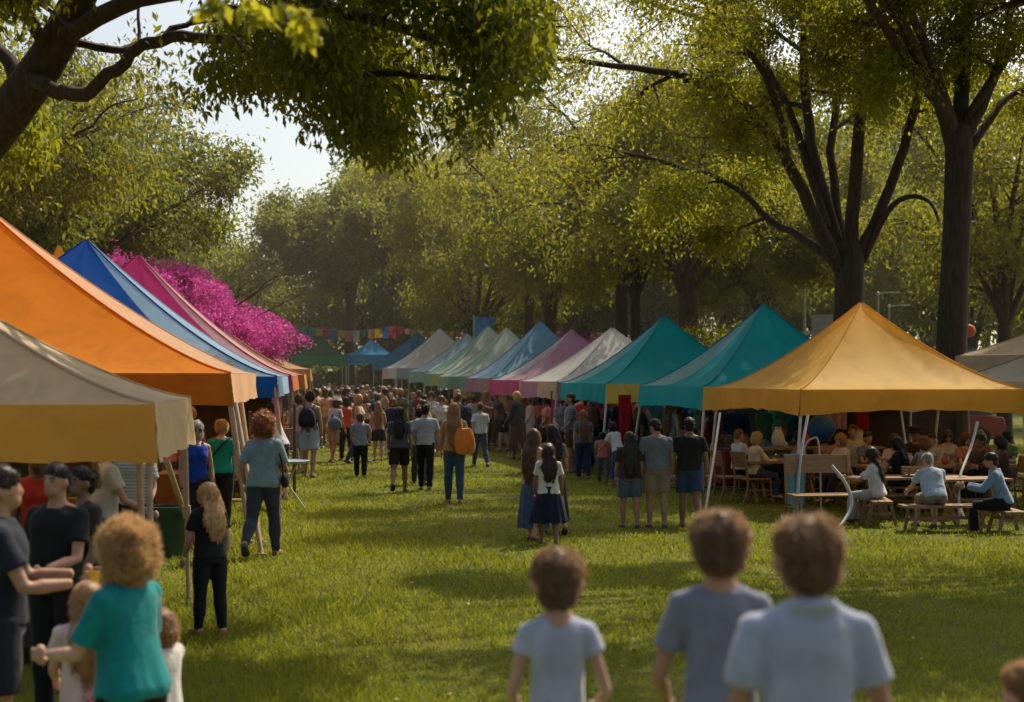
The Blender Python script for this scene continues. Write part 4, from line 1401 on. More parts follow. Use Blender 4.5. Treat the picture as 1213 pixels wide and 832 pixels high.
# ------------------------------------------------------------------ tents
OCHRE = (.93, .565, .12); TEAL = (.003, .43, .47); PALET = (.30, .55, .58); ORANGE = (.95, .30, .006); PEACH = (.80, .50, .30)
BLUE = (.004, .11, .46); PALEB = (.40, .60, .80); PINK = (.58, .03, .22); PALEP = (.78, .50, .53); TAN = (.66, .54, .42); WHITE = (.66, .66, .65)
MAUVE = (.44, .24, .36); LBLUE = (.20, .44, .60); MINT = (.26, .50, .40); HOT = (.66, .10, .30); BEIGE = (.58, .45, .30); GREEN = (.02, .16, .10)
TH = R(12.4); THL = R(7)
gR = 'tents along the seating side of the lawn'; gL = 'big tents along the stall side of the lawn'
def rt(label, px, Y, py, L, ze, vh, cols, stripe=None, seed=0, splay=.35, **kw):
    p = at(px, py, Y)
    return tent(label, p[0], p[1], TH, L, ze, p[2], vh, cols, gR, METAL, splay, stripe=stripe, seed=seed, **kw)
rt('ochre yellow peaked tent shading the wooden benches', 1020, 25.2, 358, 3.75, 1.9, .40, dict(all=OCHRE, valance=(.80, .39, .05)), seed=1, arch=.22, splay=.25)
rt('teal tent with white far stripe next to the yellow tent', 905, 29.2, 360, 3.8, 1.92, .42, dict(all=TEAL, v_left=TEAL, v_near=OCHRE), dict(left=(PALET, -1, -.35)), 2)
rt('teal tent with sun spots on its peak and yellow front flap', 787, 34, 374, 3.8, 1.95, .42, dict(all=TEAL, v_left=[TEAL, mul(TEAL, .9)], v_near=OCHRE), dict(left=(PALET, -1, -.5)), 3)
rt('white peaked tent with beige and mauve flaps', 725, 38, 388, 3.8, 1.98, .44, dict(all=WHITE, v_left=[MAUVE, BEIGE], v_near=MAUVE), None, 4)
rt('mauve pink peaked tent with hot pink flaps', 677, 42, 390, 3.8, 2.0, .46, dict(all=MAUVE, left=(.56, .38, .46), v_left=[HOT, mul(HOT, .9)], v_near=BEIGE), dict(left=(WHITE, -1, -.4)), 5)
rt('light blue peaked tent standing highest of the pastel tents', 640, 46, 380, 3.9, 2.05, .46, dict(all=LBLUE, v_left=[MAUVE, (.5, .3, .3)], v_near=HOT), dict(left=(PALEB, -1, -.3)), 6)
rt('mint and white striped peaked tent beside the light blue one', 600, 50.5, 388, 3.9, 2.1, .46, dict(all=(.50, .58, .54), v_left=[MINT, (.16, .36, .24)], v_near=MINT), dict(left=(MINT, -.5, .35)), 7)
rt('pale mint tent with green flaps', 578, 55, 386, 4.0, 2.2, .46, dict(all=(.52, .60, .55), left=MINT, v_left=[(.24, .45, .33), (.5, .48, .14)], v_near=(.66, .48, .06)), dict(left=(WHITE, -.2, .4)), 8)
rt('pale blue tent between the mint tent and the white pointed tent', 553, 60, 395, 4.0, 2.3, .46, dict(all=(.36, .50, .60), v_left=[(.26, .48, .44), MINT], v_near=MINT), None, 9, truss=False)
rt('white pointed tent at the far end of the pastel row', 521, 66, 389, 4.4, 2.45, .48, dict(all=WHITE, v_left=[PALEP, WHITE], v_near=(.4, .5, .5)), None, 10, truss=False)
def ft(label, px, Y, py, L, ze, vh, cols, th, seed):
    p = at(px, py, Y)
    return tent(label, p[0], p[1], th, L, ze, p[2], vh, cols, 'tents at the far end of the lawn', METAL, .1, seed=seed, truss=False)
ft('deep blue tent half hidden behind the white pointed tent', 494, 78, 394, 3.4, 2.9, .5, dict(all=(.03, .26, .52)), R(30), 11)
ft('bright blue tent closing the far end of the lawn', 440, 85, 402, 2.7, 3.3, .55, dict(all=(.04, .34, .66), left=(.10, .42, .70)), R(4), 12)
ft('dark green tent at the far end below the bunting', 376, 84, 394, 3.0, 3.2, .55, dict(all=(.02, .12, .08), near=(.03, .16, .11), v_near=(.03, .30, .16), v_right=(.03, .30, .16)), R(10), 13)
def lt(label, px, Yc, L, ze, zp, vh, cols, seed, poles=TANPOLE, splay=.4, **kw):
    """px, Yc: the near corner on the aisle side"""
    c = at(px, HY, Yc)
    h = L / 2
    x = c[0] - h * math.cos(THL) - h * math.sin(THL); y = c[1] - h * math.sin(THL) + h * math.cos(THL)
    return tent(label, x, y, THL, L, ze, zp, vh, cols, gL, poles, splay, seed=seed, **kw)
lt('cream tan tent with a mustard front flap closest to the viewer', 174, 10.6, 3.9, 1.90, 2.88, .42, dict(all=(.86, .66, .44), right=(.86, .70, .50), v_near=(.82, .39, .06), v_right=(.76, .56, .34)), 21, arch=.02, sag=.03, splay=.04, LY=3.0)
lt('large bright orange tent with peach aisle side', 273, 19, 8.0, 2.14, 4.75, .40, dict(all=ORANGE, right=PEACH, v_near=(.62, .17, .01), v_right=PEACH), 22, arch=.02, legr=.035, power=1.3, sag=.02, stripe=dict(near=(PEACH, .955, 1)))  # peach near stripe paints a sunlit ridge highlight along the hip
lt('large royal blue tent with pale blue aisle side', 328, 26, 7.5, 2.10, 4.75, .36, dict(all=BLUE, right=PALEB, v_near=BLUE, v_right=PALEB), 23, arch=.02, legr=.035, sag=.02, stripe=dict(near=(PALEB, .80, 1)))  # pale blue near stripe: lit ridge put into the panel colour
lt('large crimson pink tent with pale pink aisle side', 345, 33.5, 7.5, 2.12, 5.05, .36, dict(all=PINK, right=PALEP, v_right=(.6, .25, .1)), 24, arch=.02, legr=.035, sag=.02, stripe=dict(near=(PALEP, .87, 1)))  # pale pink near stripe: sunlit hip edge painted on the panel
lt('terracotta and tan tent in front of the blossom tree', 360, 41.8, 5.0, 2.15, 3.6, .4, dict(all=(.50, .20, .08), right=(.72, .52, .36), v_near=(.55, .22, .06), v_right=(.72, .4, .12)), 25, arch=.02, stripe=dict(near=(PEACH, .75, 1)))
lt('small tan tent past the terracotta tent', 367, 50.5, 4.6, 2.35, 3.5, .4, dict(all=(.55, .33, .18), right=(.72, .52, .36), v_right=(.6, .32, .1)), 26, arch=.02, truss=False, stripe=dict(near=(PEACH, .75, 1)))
tent('pale pink tent rising behind the blossom tree', -12.2, 57.5, THL, 8.0, 2.3, 5.9, .4, dict(all=(.50, .16, .24), right=PALEP), gL, TANPOLE, .2, seed=27, truss=False)
tent('yellow tent top peeking between the orange and blue tents', -13.3, 44.6, THL, 4.2, 2.4, 6.0, .4, dict(all=(.80, .50, .03)), gL, TANPOLE, .2, seed=28, truss=False)
# pale tents on the right edge
tent('cream tent at the right edge behind the pale grey tent', 12.6, 31.5, TH, 5.0, 2.55, 3.9, .35, dict(all=(.60, .46, .34), near=(.55, .38, .26)), None, METAL, .2, seed=31)
tent('pale grey tent at the right edge beside the yellow tent', 9.9, 25.6, TH, 3.9, 2.02, 3.0, .35, dict(all=(.46, .44, .42)), None, METAL, .2, seed=32, truss=False)

# curved loose pole and leaning spare poles round the yellow tent
for lab, pts, r_ in (
    ('bent silver pole curving down beside the wooden chair', [(985, 552, 21.4), (1001, 572, 21.3), (1009, 596, 21.2), (1000, 617, 21), (985, 634, 20.8)], .026),
    ('thin crooked pole propped between the seated diners', [(1158, 500, 22.2), (1150, 530, 22), (1137, 565, 21.6), (1136, 592, 21.4)], .02),
    ('silver pole leaning on the corner of the yellow tent', [(957, 492, 22.6), (948, 545, 22.2), (944, 608, 21.9)], .022),
    ('silver pole slanting beside the man in black', [(853, 490, 25.4), (846, 540, 24.6), (836, 604, 23.9)], .022),
    ('short looped metal pole behind the bench', [(949, 611, 23), (952, 545, 23), (954, 528, 23), (962, 520, 23), (970, 528, 23), (973, 611, 23)], .015)):
    P_, R_ = smooth_path([at(*p) for p in pts], np.full(len(pts), r_), 5)
    if lab.startswith(('silver', 'bent', 'thin')): P_[-1][2] = 0.0
    mb = MB(); mb.tube(P_ - P_[-1] * (1, 1, 0), R_, 10)
    o = mb.build('loose_pole', METAL); o.location = (P_[-1][0], P_[-1][1], 0); tag(o, lab, 'pole')
for lab, a, b in (('tan pole slanting down from the orange tent corner', (279, 478, 18.8), (298, 588, 18.2)), ('second tan pole slanting down behind the orange tent', (286, 478, 20.2), (297, 560, 19.8)),
                  ('pale pole leaning by the tan tent', (197, 545, 15.5), (232, 645, 18.8)), ('stout cream pole crossing under the tan tent', (112, 545, 13.0), (140, 700, 14.6)), ('cream pole beside the crossing poles under the tan tent', (165, 545, 12.6), (172, 660, 12.3))):
    P = np.array([at(*a), at(*b)])
    if 'orange' in lab: P[1] = P[0] + (P[1] - P[0]) * P[0][2] / (P[0][2] - P[1][2])
    else: P[1][2] = 0
    mb = MB(); mb.tube([P[0], (P[0] + P[1]) / 2, P[1]], .03, 10)
    mb.v = [V - P[1] for V in mb.v]
    mb.lathe([(.05, 0), (.05, .02), (.033, .03)], (0, 0, 0), 12)
    o = mb.build('loose_pole', TANPOLE); o.location = tuple(P[1]); tag(o, lab, 'pole')
# ------------------------------------------------------------------ people in the scene
def P(label, px, Y, hrow, **kw):
    """px, depth, photo row of the top of the head"""
    x = (px - CX) * Y / F_PX
    z = ground_z(x, Y)
    H = EYE - (hrow - HY) * Y / F_PX - z
    return person(label, x, Y, H, **kw)
def PF(label, px, py, hrow, **kw):
    x, Y, H = feet(px, py, hrow)
    rr = random.Random(int(px * 7 + py))
    kw.setdefault('head', (rr.uniform(-24, 24), rr.uniform(-8, 4)))
    kw.setdefault('lean', rr.uniform(0, 4))
    kw.setdefault('la', (rr.uniform(-14, 20), rr.uniform(6, 14), rr.uniform(10, 50)))
    kw.setdefault('ra', (rr.uniform(-14, 20), rr.uniform(6, 14), rr.uniform(10, 50)))
    kw.setdefault('ll', (rr.uniform(6, 16), rr.uniform(2, 8))); kw.setdefault('rl', (rr.uniform(-14, -5), rr.uniform(4, 20)))
    return person(label, x, Y, H, **kw)
BLACK = (.012, .012, .014); DENIM = (.045, .075, .13); WHT = (.56, .57, .58)
# three boys looking on
P('boy in pale blue grey polo shirt, tallest of three boys', 957, 3.65, 612, f=False, kid=.45, skin='tan', hair=('short', 'chestnut'), top=('tee', (.36, .40, .54)), bottom=('shorts', (.06, .07, .09)), la=(2, 12, 12), ra=(2, 16, 14), q=2, collar=True, yaw=2, wide=.86, head=(6, 0), cat='boy')
P('boy in slate grey tee standing between the two other boys', 853, 4.25, 606, f=False, kid=.45, skin='tan', hair=('short', 'chestnut'), top=('tee', (.20, .215, .28)), bottom=('shorts', (.05, .05, .06)), la=(4, 16, 50), ra=(5, 10, 20), q=2, yaw=-8, wide=.78, head=(4, 0), cat='boy')
P('toddler in light blue sleeveless shirt with bent arms', 660, 4.6, 651, f=False, kid=.9, skin='light', hair=('short', 'chestnut'), top=('dress', (.38, .42, .55)), bottom=('shorts', (.12, .14, .18)), la=(2, 14, 60), ra=(0, 18, 62), q=2, yaw=3, wide=.64, cat='toddler')
P('small fair-haired child cut off by the lower right corner', 1216, 4.0, 786, f=False, kid=1.0, skin='light', hair=('short', 'sandy'), top=('tee', (.5, .42, .34)), q=2, yaw=30, cat='toddler')
# under the tan tent
P('woman with curly blonde hair in a teal tee seen from behind', 156, 6.3, 626, skin='light', hair=('curly', 'gold'), top=('shirt', (.004, .20, .215)), bottom=('trousers', BLACK), la=(22, 10, 62), ra=(18, 16, 78), yaw=62, wide=1.14, q=2, head=(8, 8), lean=6, vox=.011)
P('little girl in a pink and white dress beside the curly woman', 104, 7.35, 690, kid=1.0, skin='light', hair=('long', 'sandy'), top=('tee', (.62, .46, .46)), bottom=('skirt', (.6, .3, .32), ('print', (.5, .06, .12), 30)), yaw=20, la=(20, 10, 40), cat='child')
P('child in white top and pink trousers half hidden behind the curly woman', 190, 7.25, 722, kid=.9, skin='tan', hair=('bob', 'sandy'), top=('tee', (.62, .58, .55)), bottom=('trousers', (.5, .1, .2)), yaw=60, ra=(40, 10, 30), cat='child')
r_, inf = P('man in navy tee and shorts holding out a yellow cup', 0, 7.6, 553, f=False, skin='tan', hair=('short', 'dark'), top=('tee', (.014, .018, .03)), bottom=('shorts', (.02, .022, .032)), la=(30, 6, 62), ra=(26, 8, 66), yaw=-72, q=1, wide=1.1, collar=True)
hand = inf['arms'][1][3] + inf['arms'][1][5] * .10
cupw = world_pts(r_, [hand])[0]
mb = MB(); mb.lathe([(.028, -.05), (.036, .05), (.033, .05), (.026, -.045)], k=16); 
o = mb.build('yellow_cup', solid_mat((.65, .38, .03), .4)); o.location = tuple(cupw); tag(o, 'yellow cup held out by the man in navy under the tan tent', 'cup')
P('dark haired man in black tee and black trousers facing the man with the cup', 68, 9.3, 549, f=False, skin='tan', hair=('short', 'dark'), top=('tee', BLACK), bottom=('trousers', BLACK), yaw=158, face=True, q=1, la=(20, 8, 60), ra=(10, 8, 60), wide=1.08)
P('man in dark clothes standing in shade behind the man in black tee', 99, 10.3, 553, f=False, skin='brown', hair=('short', 'black'), top=('tee', (.03, .022, .02)), bottom=('trousers', (.03, .03, .035)), yaw=130, face=True)
PF('girl in black tee and leggings with long wavy blonde hair', 249, 752, 572, kid=.5, skin='light', hair=('long', 'blonde'), top=('tee', BLACK), bottom=('leggings', BLACK), yaw=42, la=(12, 8, 22), ra=(-6, 10, 18), ll=(6, 2), rl=(-4, 4), head=(14, 0), shoes=(.25, .06, .06), cat='girl')
P('woman in sunglasses and royal blue tank top facing the viewer', 232, 18.2, 499, skin='tan', hair=('bob', 'grey'), top=('tank', (.008, .045, .33)), bottom=('shorts', (.02, .02, .03)), yaw=204, face=True, glasses=True)
a1 = PF('blonde woman in teal tee with a dark strap across her back', 262, 630, 497, skin='light', hair=('bun', 'blonde'), top=('tee', (.004, .24, .20)), bottom=('trousers', BLACK), yaw=-6, wide=1.1, ll=(8, 2), rl=(-6, 6), head=(-14, 0))
a2 = PF('woman with big auburn curls in pale blue tee and dark jeans', 312, 660, 490, skin='tan', hair=('curly', 'auburn'), top=('shirt', (.20, .28, .335)), bottom=('jeans', (.04, .05, .07)), yaw=-6, ll=(-16, 34), rl=(14, 4), la=(-10, 18, 40), ra=(16, 14, 50), wide=1.08)
P('man in white tee bending towards the stall under the blue tent', 333, 26, 474, f=False, skin='tan', hair=('short', 'dark'), top=('tee', WHT), bottom=('shorts', (.06, .04, .035)), yaw=70, lean=22, la=(40, 6, 30), ra=(35, 6, 40))
a3 = PF('tall woman in grey tank top and pale shorts with a dark backpack', 367, 566, 463, skin='tan', hair=('bun', 'dark'), top=('tank', (.17, .15, .17)), bottom=('shorts', (.36, .40, .46)), yaw=-8, ll=(6, 2), rl=(-12, 4), wide=1.06)
PF('woman in coral vest close beside the backpack woman', 354, 560, 466, skin='light', hair=('bun', 'brown'), top=('tank', (.55, .24, .20)), bottom=('shorts', (.4, .32, .3)), yaw=10)
a4 = PF('stooping woman in white sun hat and tan shorts', 394, 548, 470, skin='tan', hair=('bob', 'brown'), top=('tee', (.5, .5, .5)), bottom=('shorts', (.36, .24, .15)), yaw=-30, lean=16, hat=('brim', (.62, .60, .58)))
PF('person in red vest and black trousers behind the child in grey', 410, 546, 470, skin='tan', hair=('bob', 'black'), top=('tank', (.5, .06, .035)), bottom=('trousers', BLACK), yaw=25)
PF('child with short brown hair in grey tee and black trousers', 427, 566, 489, kid=.5, f=False, skin='tan', hair=('short', 'brown'), top=('tee', (.24, .24, .28)), bottom=('trousers', BLACK), ll=(10, 2), rl=(-8, 8), cat='child')
PF('woman with long blonde hair in coral top and black mini skirt', 448, 546, 476, skin='light', hair=('verylong', 'sandy'), top=('long', (.52, .23, .18)), bottom=('mini', BLACK), yaw=6, ll=(4, 2), rl=(-4, 4))
PF('woman with dark shoulder length hair in charcoal tee and black shorts', 473, 583, 482, skin='brown', hair=('long', 'black'), top=('tee', (.06, .065, .08)), bottom=('shorts', BLACK), ll=(-18, 30), rl=(12, 4), yaw=2, la=(8, 10, 14), ra=(-8, 12, 14), wide=1.08)
PF('dark haired man in pale grey tee and black trousers', 504, 581, 478, f=False, skin='tan', hair=('short', 'black'), top=('tee', (.36, .385, .43)), bottom=('trousers', BLACK), ll=(10, 2), rl=(-8, 10), yaw=-4)
PF('short haired person just beyond the man in pale grey tee', 497, 574, 482, f=False, skin='brown', hair=('short', 'black'), top=('tee', (.3, .3, .34)), bottom=('trousers', (.05, .05, .06)), yaw=10)
a5 = PF('woman with long honey hair carrying an orange bag', 538, 597, 477, skin='tan', hair=('verylong', 'sandy'), top=('tee', (.33, .19, .085)), bottom=('jeans', (.035, .075, .13)), ll=(8, 2), rl=(-8, 8), yaw=2, la=(10, 14, 30), ra=(-4, 12, 40))
PF('red haired man in white tee and jeans walking by the pink flaps', 569, 553, 476, f=False, skin='light', hair=('short', 'auburn'), top=('tee', WHT), bottom=('jeans', (.06, .075, .10)), yaw=20, ll=(16, 4), rl=(-12, 18), la=(-14, 10, 20), ra=(14, 10, 20))
# girls in the middle of the lawn
PF('dark haired girl in white tee and navy pleated skirt', 650, 645, 525, kid=.35, skin='brown', hair=('long', 'dark'), top=('tee', (.60, .58, .55)), bottom=('skirt', (.012, .018, .04)), yaw=4, la=(6, 12, 20), ra=(4, 10, 14), shoes=(.14, .08, .05), cat='girl')
PF('girl with long brown hair in tan vest and blue skirt', 632, 640, 508, kid=.3, skin='light', hair=('verylong', 'brown'), top=('tank', (.44, .29, .18)), bottom=('midi', (.06, .10, .18)), yaw=-28, shoes=(.1, .05, .04), la=(10, 10, 40), cat='girl')
PF('dark haired girl half hidden behind the girl in white tee', 655, 632, 503, kid=.3, skin='tan', hair=('long', 'black'), top=('tee', (.25, .16, .10)), bottom=('midi', (.03, .035, .05)), yaw=15, cat='girl')
# group by the teal tents
PF('woman with fair straight hair in slate vest and navy trousers', 691, 568, 486, skin='light', hair=('verylong', 'sandy'), top=('tee', (.11, .12, .155)), bottom=('trousers', (.02, .035, .08)), wide=1.1, yaw=8, ll=(6, 2), rl=(-6, 6))
PF('child in coral pink tee and flat cap', 714, 572, 512, kid=.5, f=False, skin='tan', hair=('short', 'black'), top=('tee', (.50, .16, .16)), bottom=('trousers', (.10, .10, .10)), hat=('cap', (.02, .02, .022)), cat='child')
PF('woman in white tee and blue skirt stooping beside the coral child', 733, 576, 497, skin='tan', hair=('bob', 'dark'), top=('tee', WHT), bottom=('midi', (.02, .06, .2)), lean=26, yaw=35, la=(30, 8, 30))
PF('person in black top in the shade behind the coral child', 706, 556, 484, f=False, skin='brown', hair=('short', 'black'), top=('tee', BLACK), bottom=('trousers', BLACK))
PF('woman with waist length dark hair in denim shorts', 746, 625, 512, skin='tan', hair=('verylong', 'dark'), top=('tee', (.05, .035, .03)), bottom=('shorts', (.09, .115, .14)), yaw=6, ll=(6, 3), rl=(-6, 6), wide=1.1, kid=.15)
PF('broad man in grey tee and khaki shorts looking down to one side', 778, 625, 496, f=False, skin='tan', hair=('short', 'black'), top=('tee', (.145, .16, .185)), bottom=('shorts', (.25, .185, .12)), wide=1.12, head=(38, -12), yaw=2, la=(4, 10, 12), ra=(2, 12, 12), ll=(2, 2), rl=(-3, 4))
PF('broad man in black tee and blue denim shorts', 817, 625, 495, f=False, skin='brown', hair=('short', 'black'), top=('tee', (.016, .015, .016)), bottom=('shorts', (.03, .055, .11)), wide=1.12, head=(10, 0), yaw=-3, ll=(6, 3), rl=(-14, 22), la=(4, 10, 14), ra=(2, 12, 12))

# bags (held things)
def local_obj(name, root, mb, mat, label, cat):
    o = mb.build(name, mat)
    o.location = root.location; o.rotation_euler = root.rotation_euler
    return tag(o, label, cat)
def strap(mb, pts, w=.02):
    Q, S_ = smooth_path(pts, np.full(len(pts), w), 4)
    mb.tube(Q, S_, 8)
r5, i5 = a5
T_, u_, w_, tor_ = i5['T'], i5['u'], i5['w'], i5['tor']
mb = MB()
c = T_(.17 * w_, -.12 * w_, tor_ * .30)
rgs = []
for t, rx, ry in ((-.5, .10, .05), (-.48, .15, .075), (-.3, .185, .09), (0, .19, .08), (.3, .165, .055), (.5, .12, .03)):
    a = np.arange(24) * 2 * math.pi / 24
    rgs.append(np.stack([c[0] + np.sign(np.cos(a)) * np.abs(np.cos(a)) ** .6 * rx * u_ - t * .03, c[1] + np.sign(np.sin(a)) * np.abs(np.sin(a)) ** .7 * ry * u_ + .012 * np.sin(5 * a + 8 * t), np.full(24, c[2] + t * .44 * u_) + .012 * np.cos(a * 2)], 1))
mb.rings(rgs)
bagm = cloth_mat((.66, .20, .025), 12, .35, .6)
bag = empty('shoulder_bag', tuple(r5.location), r5.rotation_euler.z, 'soft orange shoulder bag hanging from the honey haired woman', 'bag')
mb.build('bag_body', bagm, bag)
mb = MB(); strap(mb, [c + (-.10 * u_, 0, .20 * u_), T_(.13 * w_, -.12 * w_, tor_ * .75), T_(.12 * w_, 0, tor_ * 1.0 + .01), T_(.15 * w_, .11 * w_, tor_ * .7), c + (.10 * u_, .03, .2 * u_)], .014); mb.build('strap', bagm, bag)
r3, i3 = a3
T_, u_, w_, tor_ = i3['T'], i3['u'], i3['w'], i3['tor']
bp_ = empty('backpack', tuple(r3.location), r3.rotation_euler.z, 'dark round backpack on the back of the tall woman', 'backpack')
dk = cloth_mat((.018, .017, .024), 12, .3)
mb = MB()
rgs = []
for t, sc_ in ((-1, .55), (-.92, .85), (-.6, 1.05), (-.1, 1.05), (.4, .95), (.8, .72), (1, .35)):
    cc = T_(-.01, -.17 * w_, tor_ * (.52 + .36 * t))
    a = np.arange(24) * 2 * math.pi / 24
    rgs.append(np.stack([cc[0] + np.sign(np.cos(a)) * np.abs(np.cos(a)) ** .65 * .155 * w_ * sc_, cc[1] + np.sign(np.sin(a)) * np.abs(np.sin(a)) ** .7 * .085 * w_ * sc_, np.full(24, cc[2])], 1))
mb.rings(rgs); mb.build('bag_body', dk, bp_)
mb = MB(); mb.ellipsoid(T_(-.01, -.255 * w_, tor_ * .36), (.11 * w_, .035 * w_, .10 * w_)); mb.build('front_pocket', dk, bp_)
for s in (-1, 1):
    mb = MB(); strap(mb, [T_(s * .09 * w_, -.12 * w_, tor_ * .86), T_(s * .10 * w_, -.02, tor_ * 1.01), T_(s * .11 * w_, .13 * w_, tor_ * .8), T_(s * .15 * w_, .06, tor_ * .5), T_(s * .12 * w_, -.14 * w_, tor_ * .3)], .018); mb.build('strap', dk, bp_)
r1, i1 = a1
T_, u_, w_, tor_ = i1['T'], i1['u'], i1['w'], i1['tor']
cb_ = empty('crossbody_bag', tuple(r1.location), r1.rotation_euler.z, 'dark crossbody bag slung over the blonde woman in teal', 'bag')
mb = MB(); strap(mb, [T_(-.20 * w_, .02, tor_ * .08), T_(-.14 * w_, -.135 * w_, tor_ * .35), T_(.0, -.145 * w_, tor_ * .70), T_(.10 * w_, -.115 * w_, tor_ * .93), T_(.12 * w_, 0, tor_ * 1.0), T_(.06 * w_, .14 * w_, tor_ * .75), T_(-.15 * w_, .15 * w_, tor_ * .35), T_(-.20 * w_, .05, tor_ * .08)], .013); mb.build('strap', dk, cb_)
mb = MB(); mb.ellipsoid(T_(-.22 * w_, .02, tor_ * -.05), (.045, .11, .10), 14, 9); mb.build('bag_body', dk, cb_)
r2, i2 = a2
T_, u_, w_, tor_ = i2['T'], i2['u'], i2['w'], i2['tor']
hb_ = empty('shoulder_bag', tuple(r2.location), r2.rotation_euler.z, 'small dark bag at the hip of the woman with auburn curls', 'bag')
mb = MB(); mb.ellipsoid(T_(.24 * w_, .04, tor_ * .05), (.05, .10, .09), 14, 9); mb.build('bag_body', dk, hb_)
mb = MB(); strap(mb, [T_(.235 * w_, -.03, tor_ * .13), T_(.215 * w_, -.03, tor_ * .5), T_(.14 * w_, -.03, tor_ * 1.0), T_(.215 * w_, .08, tor_ * .5), T_(.235 * w_, .09, tor_ * .13)], .010); mb.build('strap', dk, hb_)
r4, i4 = a4
T_, u_, w_, tor_ = i4['T'], i4['u'], i4['w'], i4['tor']
bb_ = empty('shoulder_bag', tuple(r4.location), r4.rotation_euler.z, 'large slate blue bag slung on the stooping woman in the sun hat', 'bag')
mb = MB(); mb.ellipsoid(T_(.16 * w_, -.15 * w_, tor_ * .15), (.20, .11, .17), 18, 10); mb.build('bag_body', cloth_mat((.10, .15, .22)), bb_)
mb = MB(); strap(mb, [T_(.26 * w_, -.12 * w_, tor_ * .3), T_(.20 * w_, -.06, tor_ * .7), T_(.13 * w_, 0, tor_ * 1.01), T_(.02, -.13 * w_, tor_ * .6), T_(.04, -.16 * w_, tor_ * .25)], .013); mb.build('strap', dk, bb_)

# ------------------------------------------------------------------ diners under the yellow tent
cg = 'wooden chairs by the yellow tent'; bg = 'wooden benches by the yellow tent'
def XY(px, Y): return ((px - CX) * Y / F_PX, Y)
x, y = XY(893, 25.2)
chair('slatted wooden chair holding the woman in the yellow cardigan', x, y, R(-70), cg, .44, .42, .86)
person('blonde woman in pale yellow cardigan sitting on a slatted chair', x, y, 1.45, R(0) - 70, skin='light', hair=('bob', 'blonde'), top=('long', (.62, .48, .26)), bottom=('trousers', (.05, .06, .09)), sit=.42, lean=6, la=(35, 6, 60), ra=(35, 6, 60))
x, y = XY(868, 25.6)
chair('empty slatted chair next to the yellow cardigan', x, y, R(-78), cg, .44, .42, .86)
x, y = XY(862, 26.0)
person('person in white shirt sitting behind the yellow cardigan', x + .25, y + .4, 1.45, -60, skin='light', hair=('short', 'sandy'), top=('tee', WHT), bottom=('trousers', BLACK), sit=.42, f=False, la=(30, 6, 60), ra=(30, 6, 60))
picnic_table('plank table in front of the yellow cardigan', *XY(925, 25.4), R(8), 1.3, .65, .70)
x, y = XY(975, 21.9)
chair('wide backed wooden chair beside the bent pole', x, y, R(-172), cg, .95, .40, .95)
x, y = XY(1040, 21.6)
bench('bench carrying the woman in the white blouse', x, y, R(84), 1.0, .3, .36, bg)
person('dark haired woman in white blouse sitting sideways on a bench', x, y, 1.40, 68, skin='tan', hair=('long', 'dark'), top=('shirt', (.52, .53, .56)), bottom=('trousers', (.36, .36, .38)), sit=.36, lean=10, la=(45, 4, 50), ra=(45, 4, 50))
picnic_table('low plank table beside the woman in the white blouse', *XY(1085, 22.6), R(6), 1.5, .7, .62)
x, y = XY(1108, 20.6)
bench('bench carrying the grey haired man in pale blue shirt', x + .1, y, R(4), 1.15, .32, .36, bg)
person('grey haired man in pale blue shirt sitting with his back turned', x, y, 1.42, 6, f=False, skin='light', hair=('short', 'grey'), top=('tee', (.36, .44, .54)), bottom=('shorts', (.20, .16, .12)), sit=.36, lean=28, la=(30, 16, 40), ra=(30, 12, 40), wide=1.1, head=(10, -10), collar=True)
x, y = XY(1190, 20.5)
bench('low bench under the crouching man in blue shirt', x + .05, y, R(90), .7, .3, .30, bg)
person('dark haired man in blue shirt hunched on a low bench', x, y, 1.5, 72, f=False, skin='tan', hair=('short', 'dark'), top=('long', (.17, .26, .40)), bottom=('trousers', BLACK), sit=.30, lean=18, la=(40, 6, 60), ra=(40, 6, 60), wide=1.08, collar=True, shoes=(.5, .46, .4))
picnic_table('small plank table in front of the man in blue shirt', *XY(1150, 21.6), R(10), 1.0, .6, .66)
diners = [(1060, 24.4, 160, 'tan', ('long', 'dark'), ('tee', (.40, .33, .30)), 'woman facing the viewer in cream tee at the long table'),
          (1083, 25.3, 175, 'brown', ('short', 'black'), ('tee', (.03, .03, .035)), 'man in black tee and black brimmed hat at the long table'),
          (1105, 24.8, 150, 'tan', ('short', 'dark'), ('long', (.30, .30, .33)), 'man in grey long sleeves leaning over the long table'),
          (1140, 25.0, 200, 'light', ('bob', 'brown'), ('tee', (.35, .14, .08)), 'woman in rust tee at the end of the long table'),
          (1165, 24.0, 120, 'brown', ('short', 'black'), ('tee', (.06, .05, .05)), 'man in dark brown tee turned towards the rust tee'),
          (1068, 23.2, 60, 'tan', ('long', 'black'), ('tee', BLACK), 'dark haired diner in black seen from behind at the long table'),
          (1190, 23.6, 90, 'tan', ('bob', 'black'), ('long', (.08, .03, .03)), 'diner in maroon sleeves at the right edge of the yellow tent'),
          (950, 25.6, 100, 'brown', ('bun', 'black'), ('tank', (.35, .15, .07)), 'woman in rust vest beside the blue globe'),
          (1010, 26.4, 170, 'tan', ('short', 'brown'), ('tee', (.42, .40, .38)), 'man in off white tee at the back counter')]
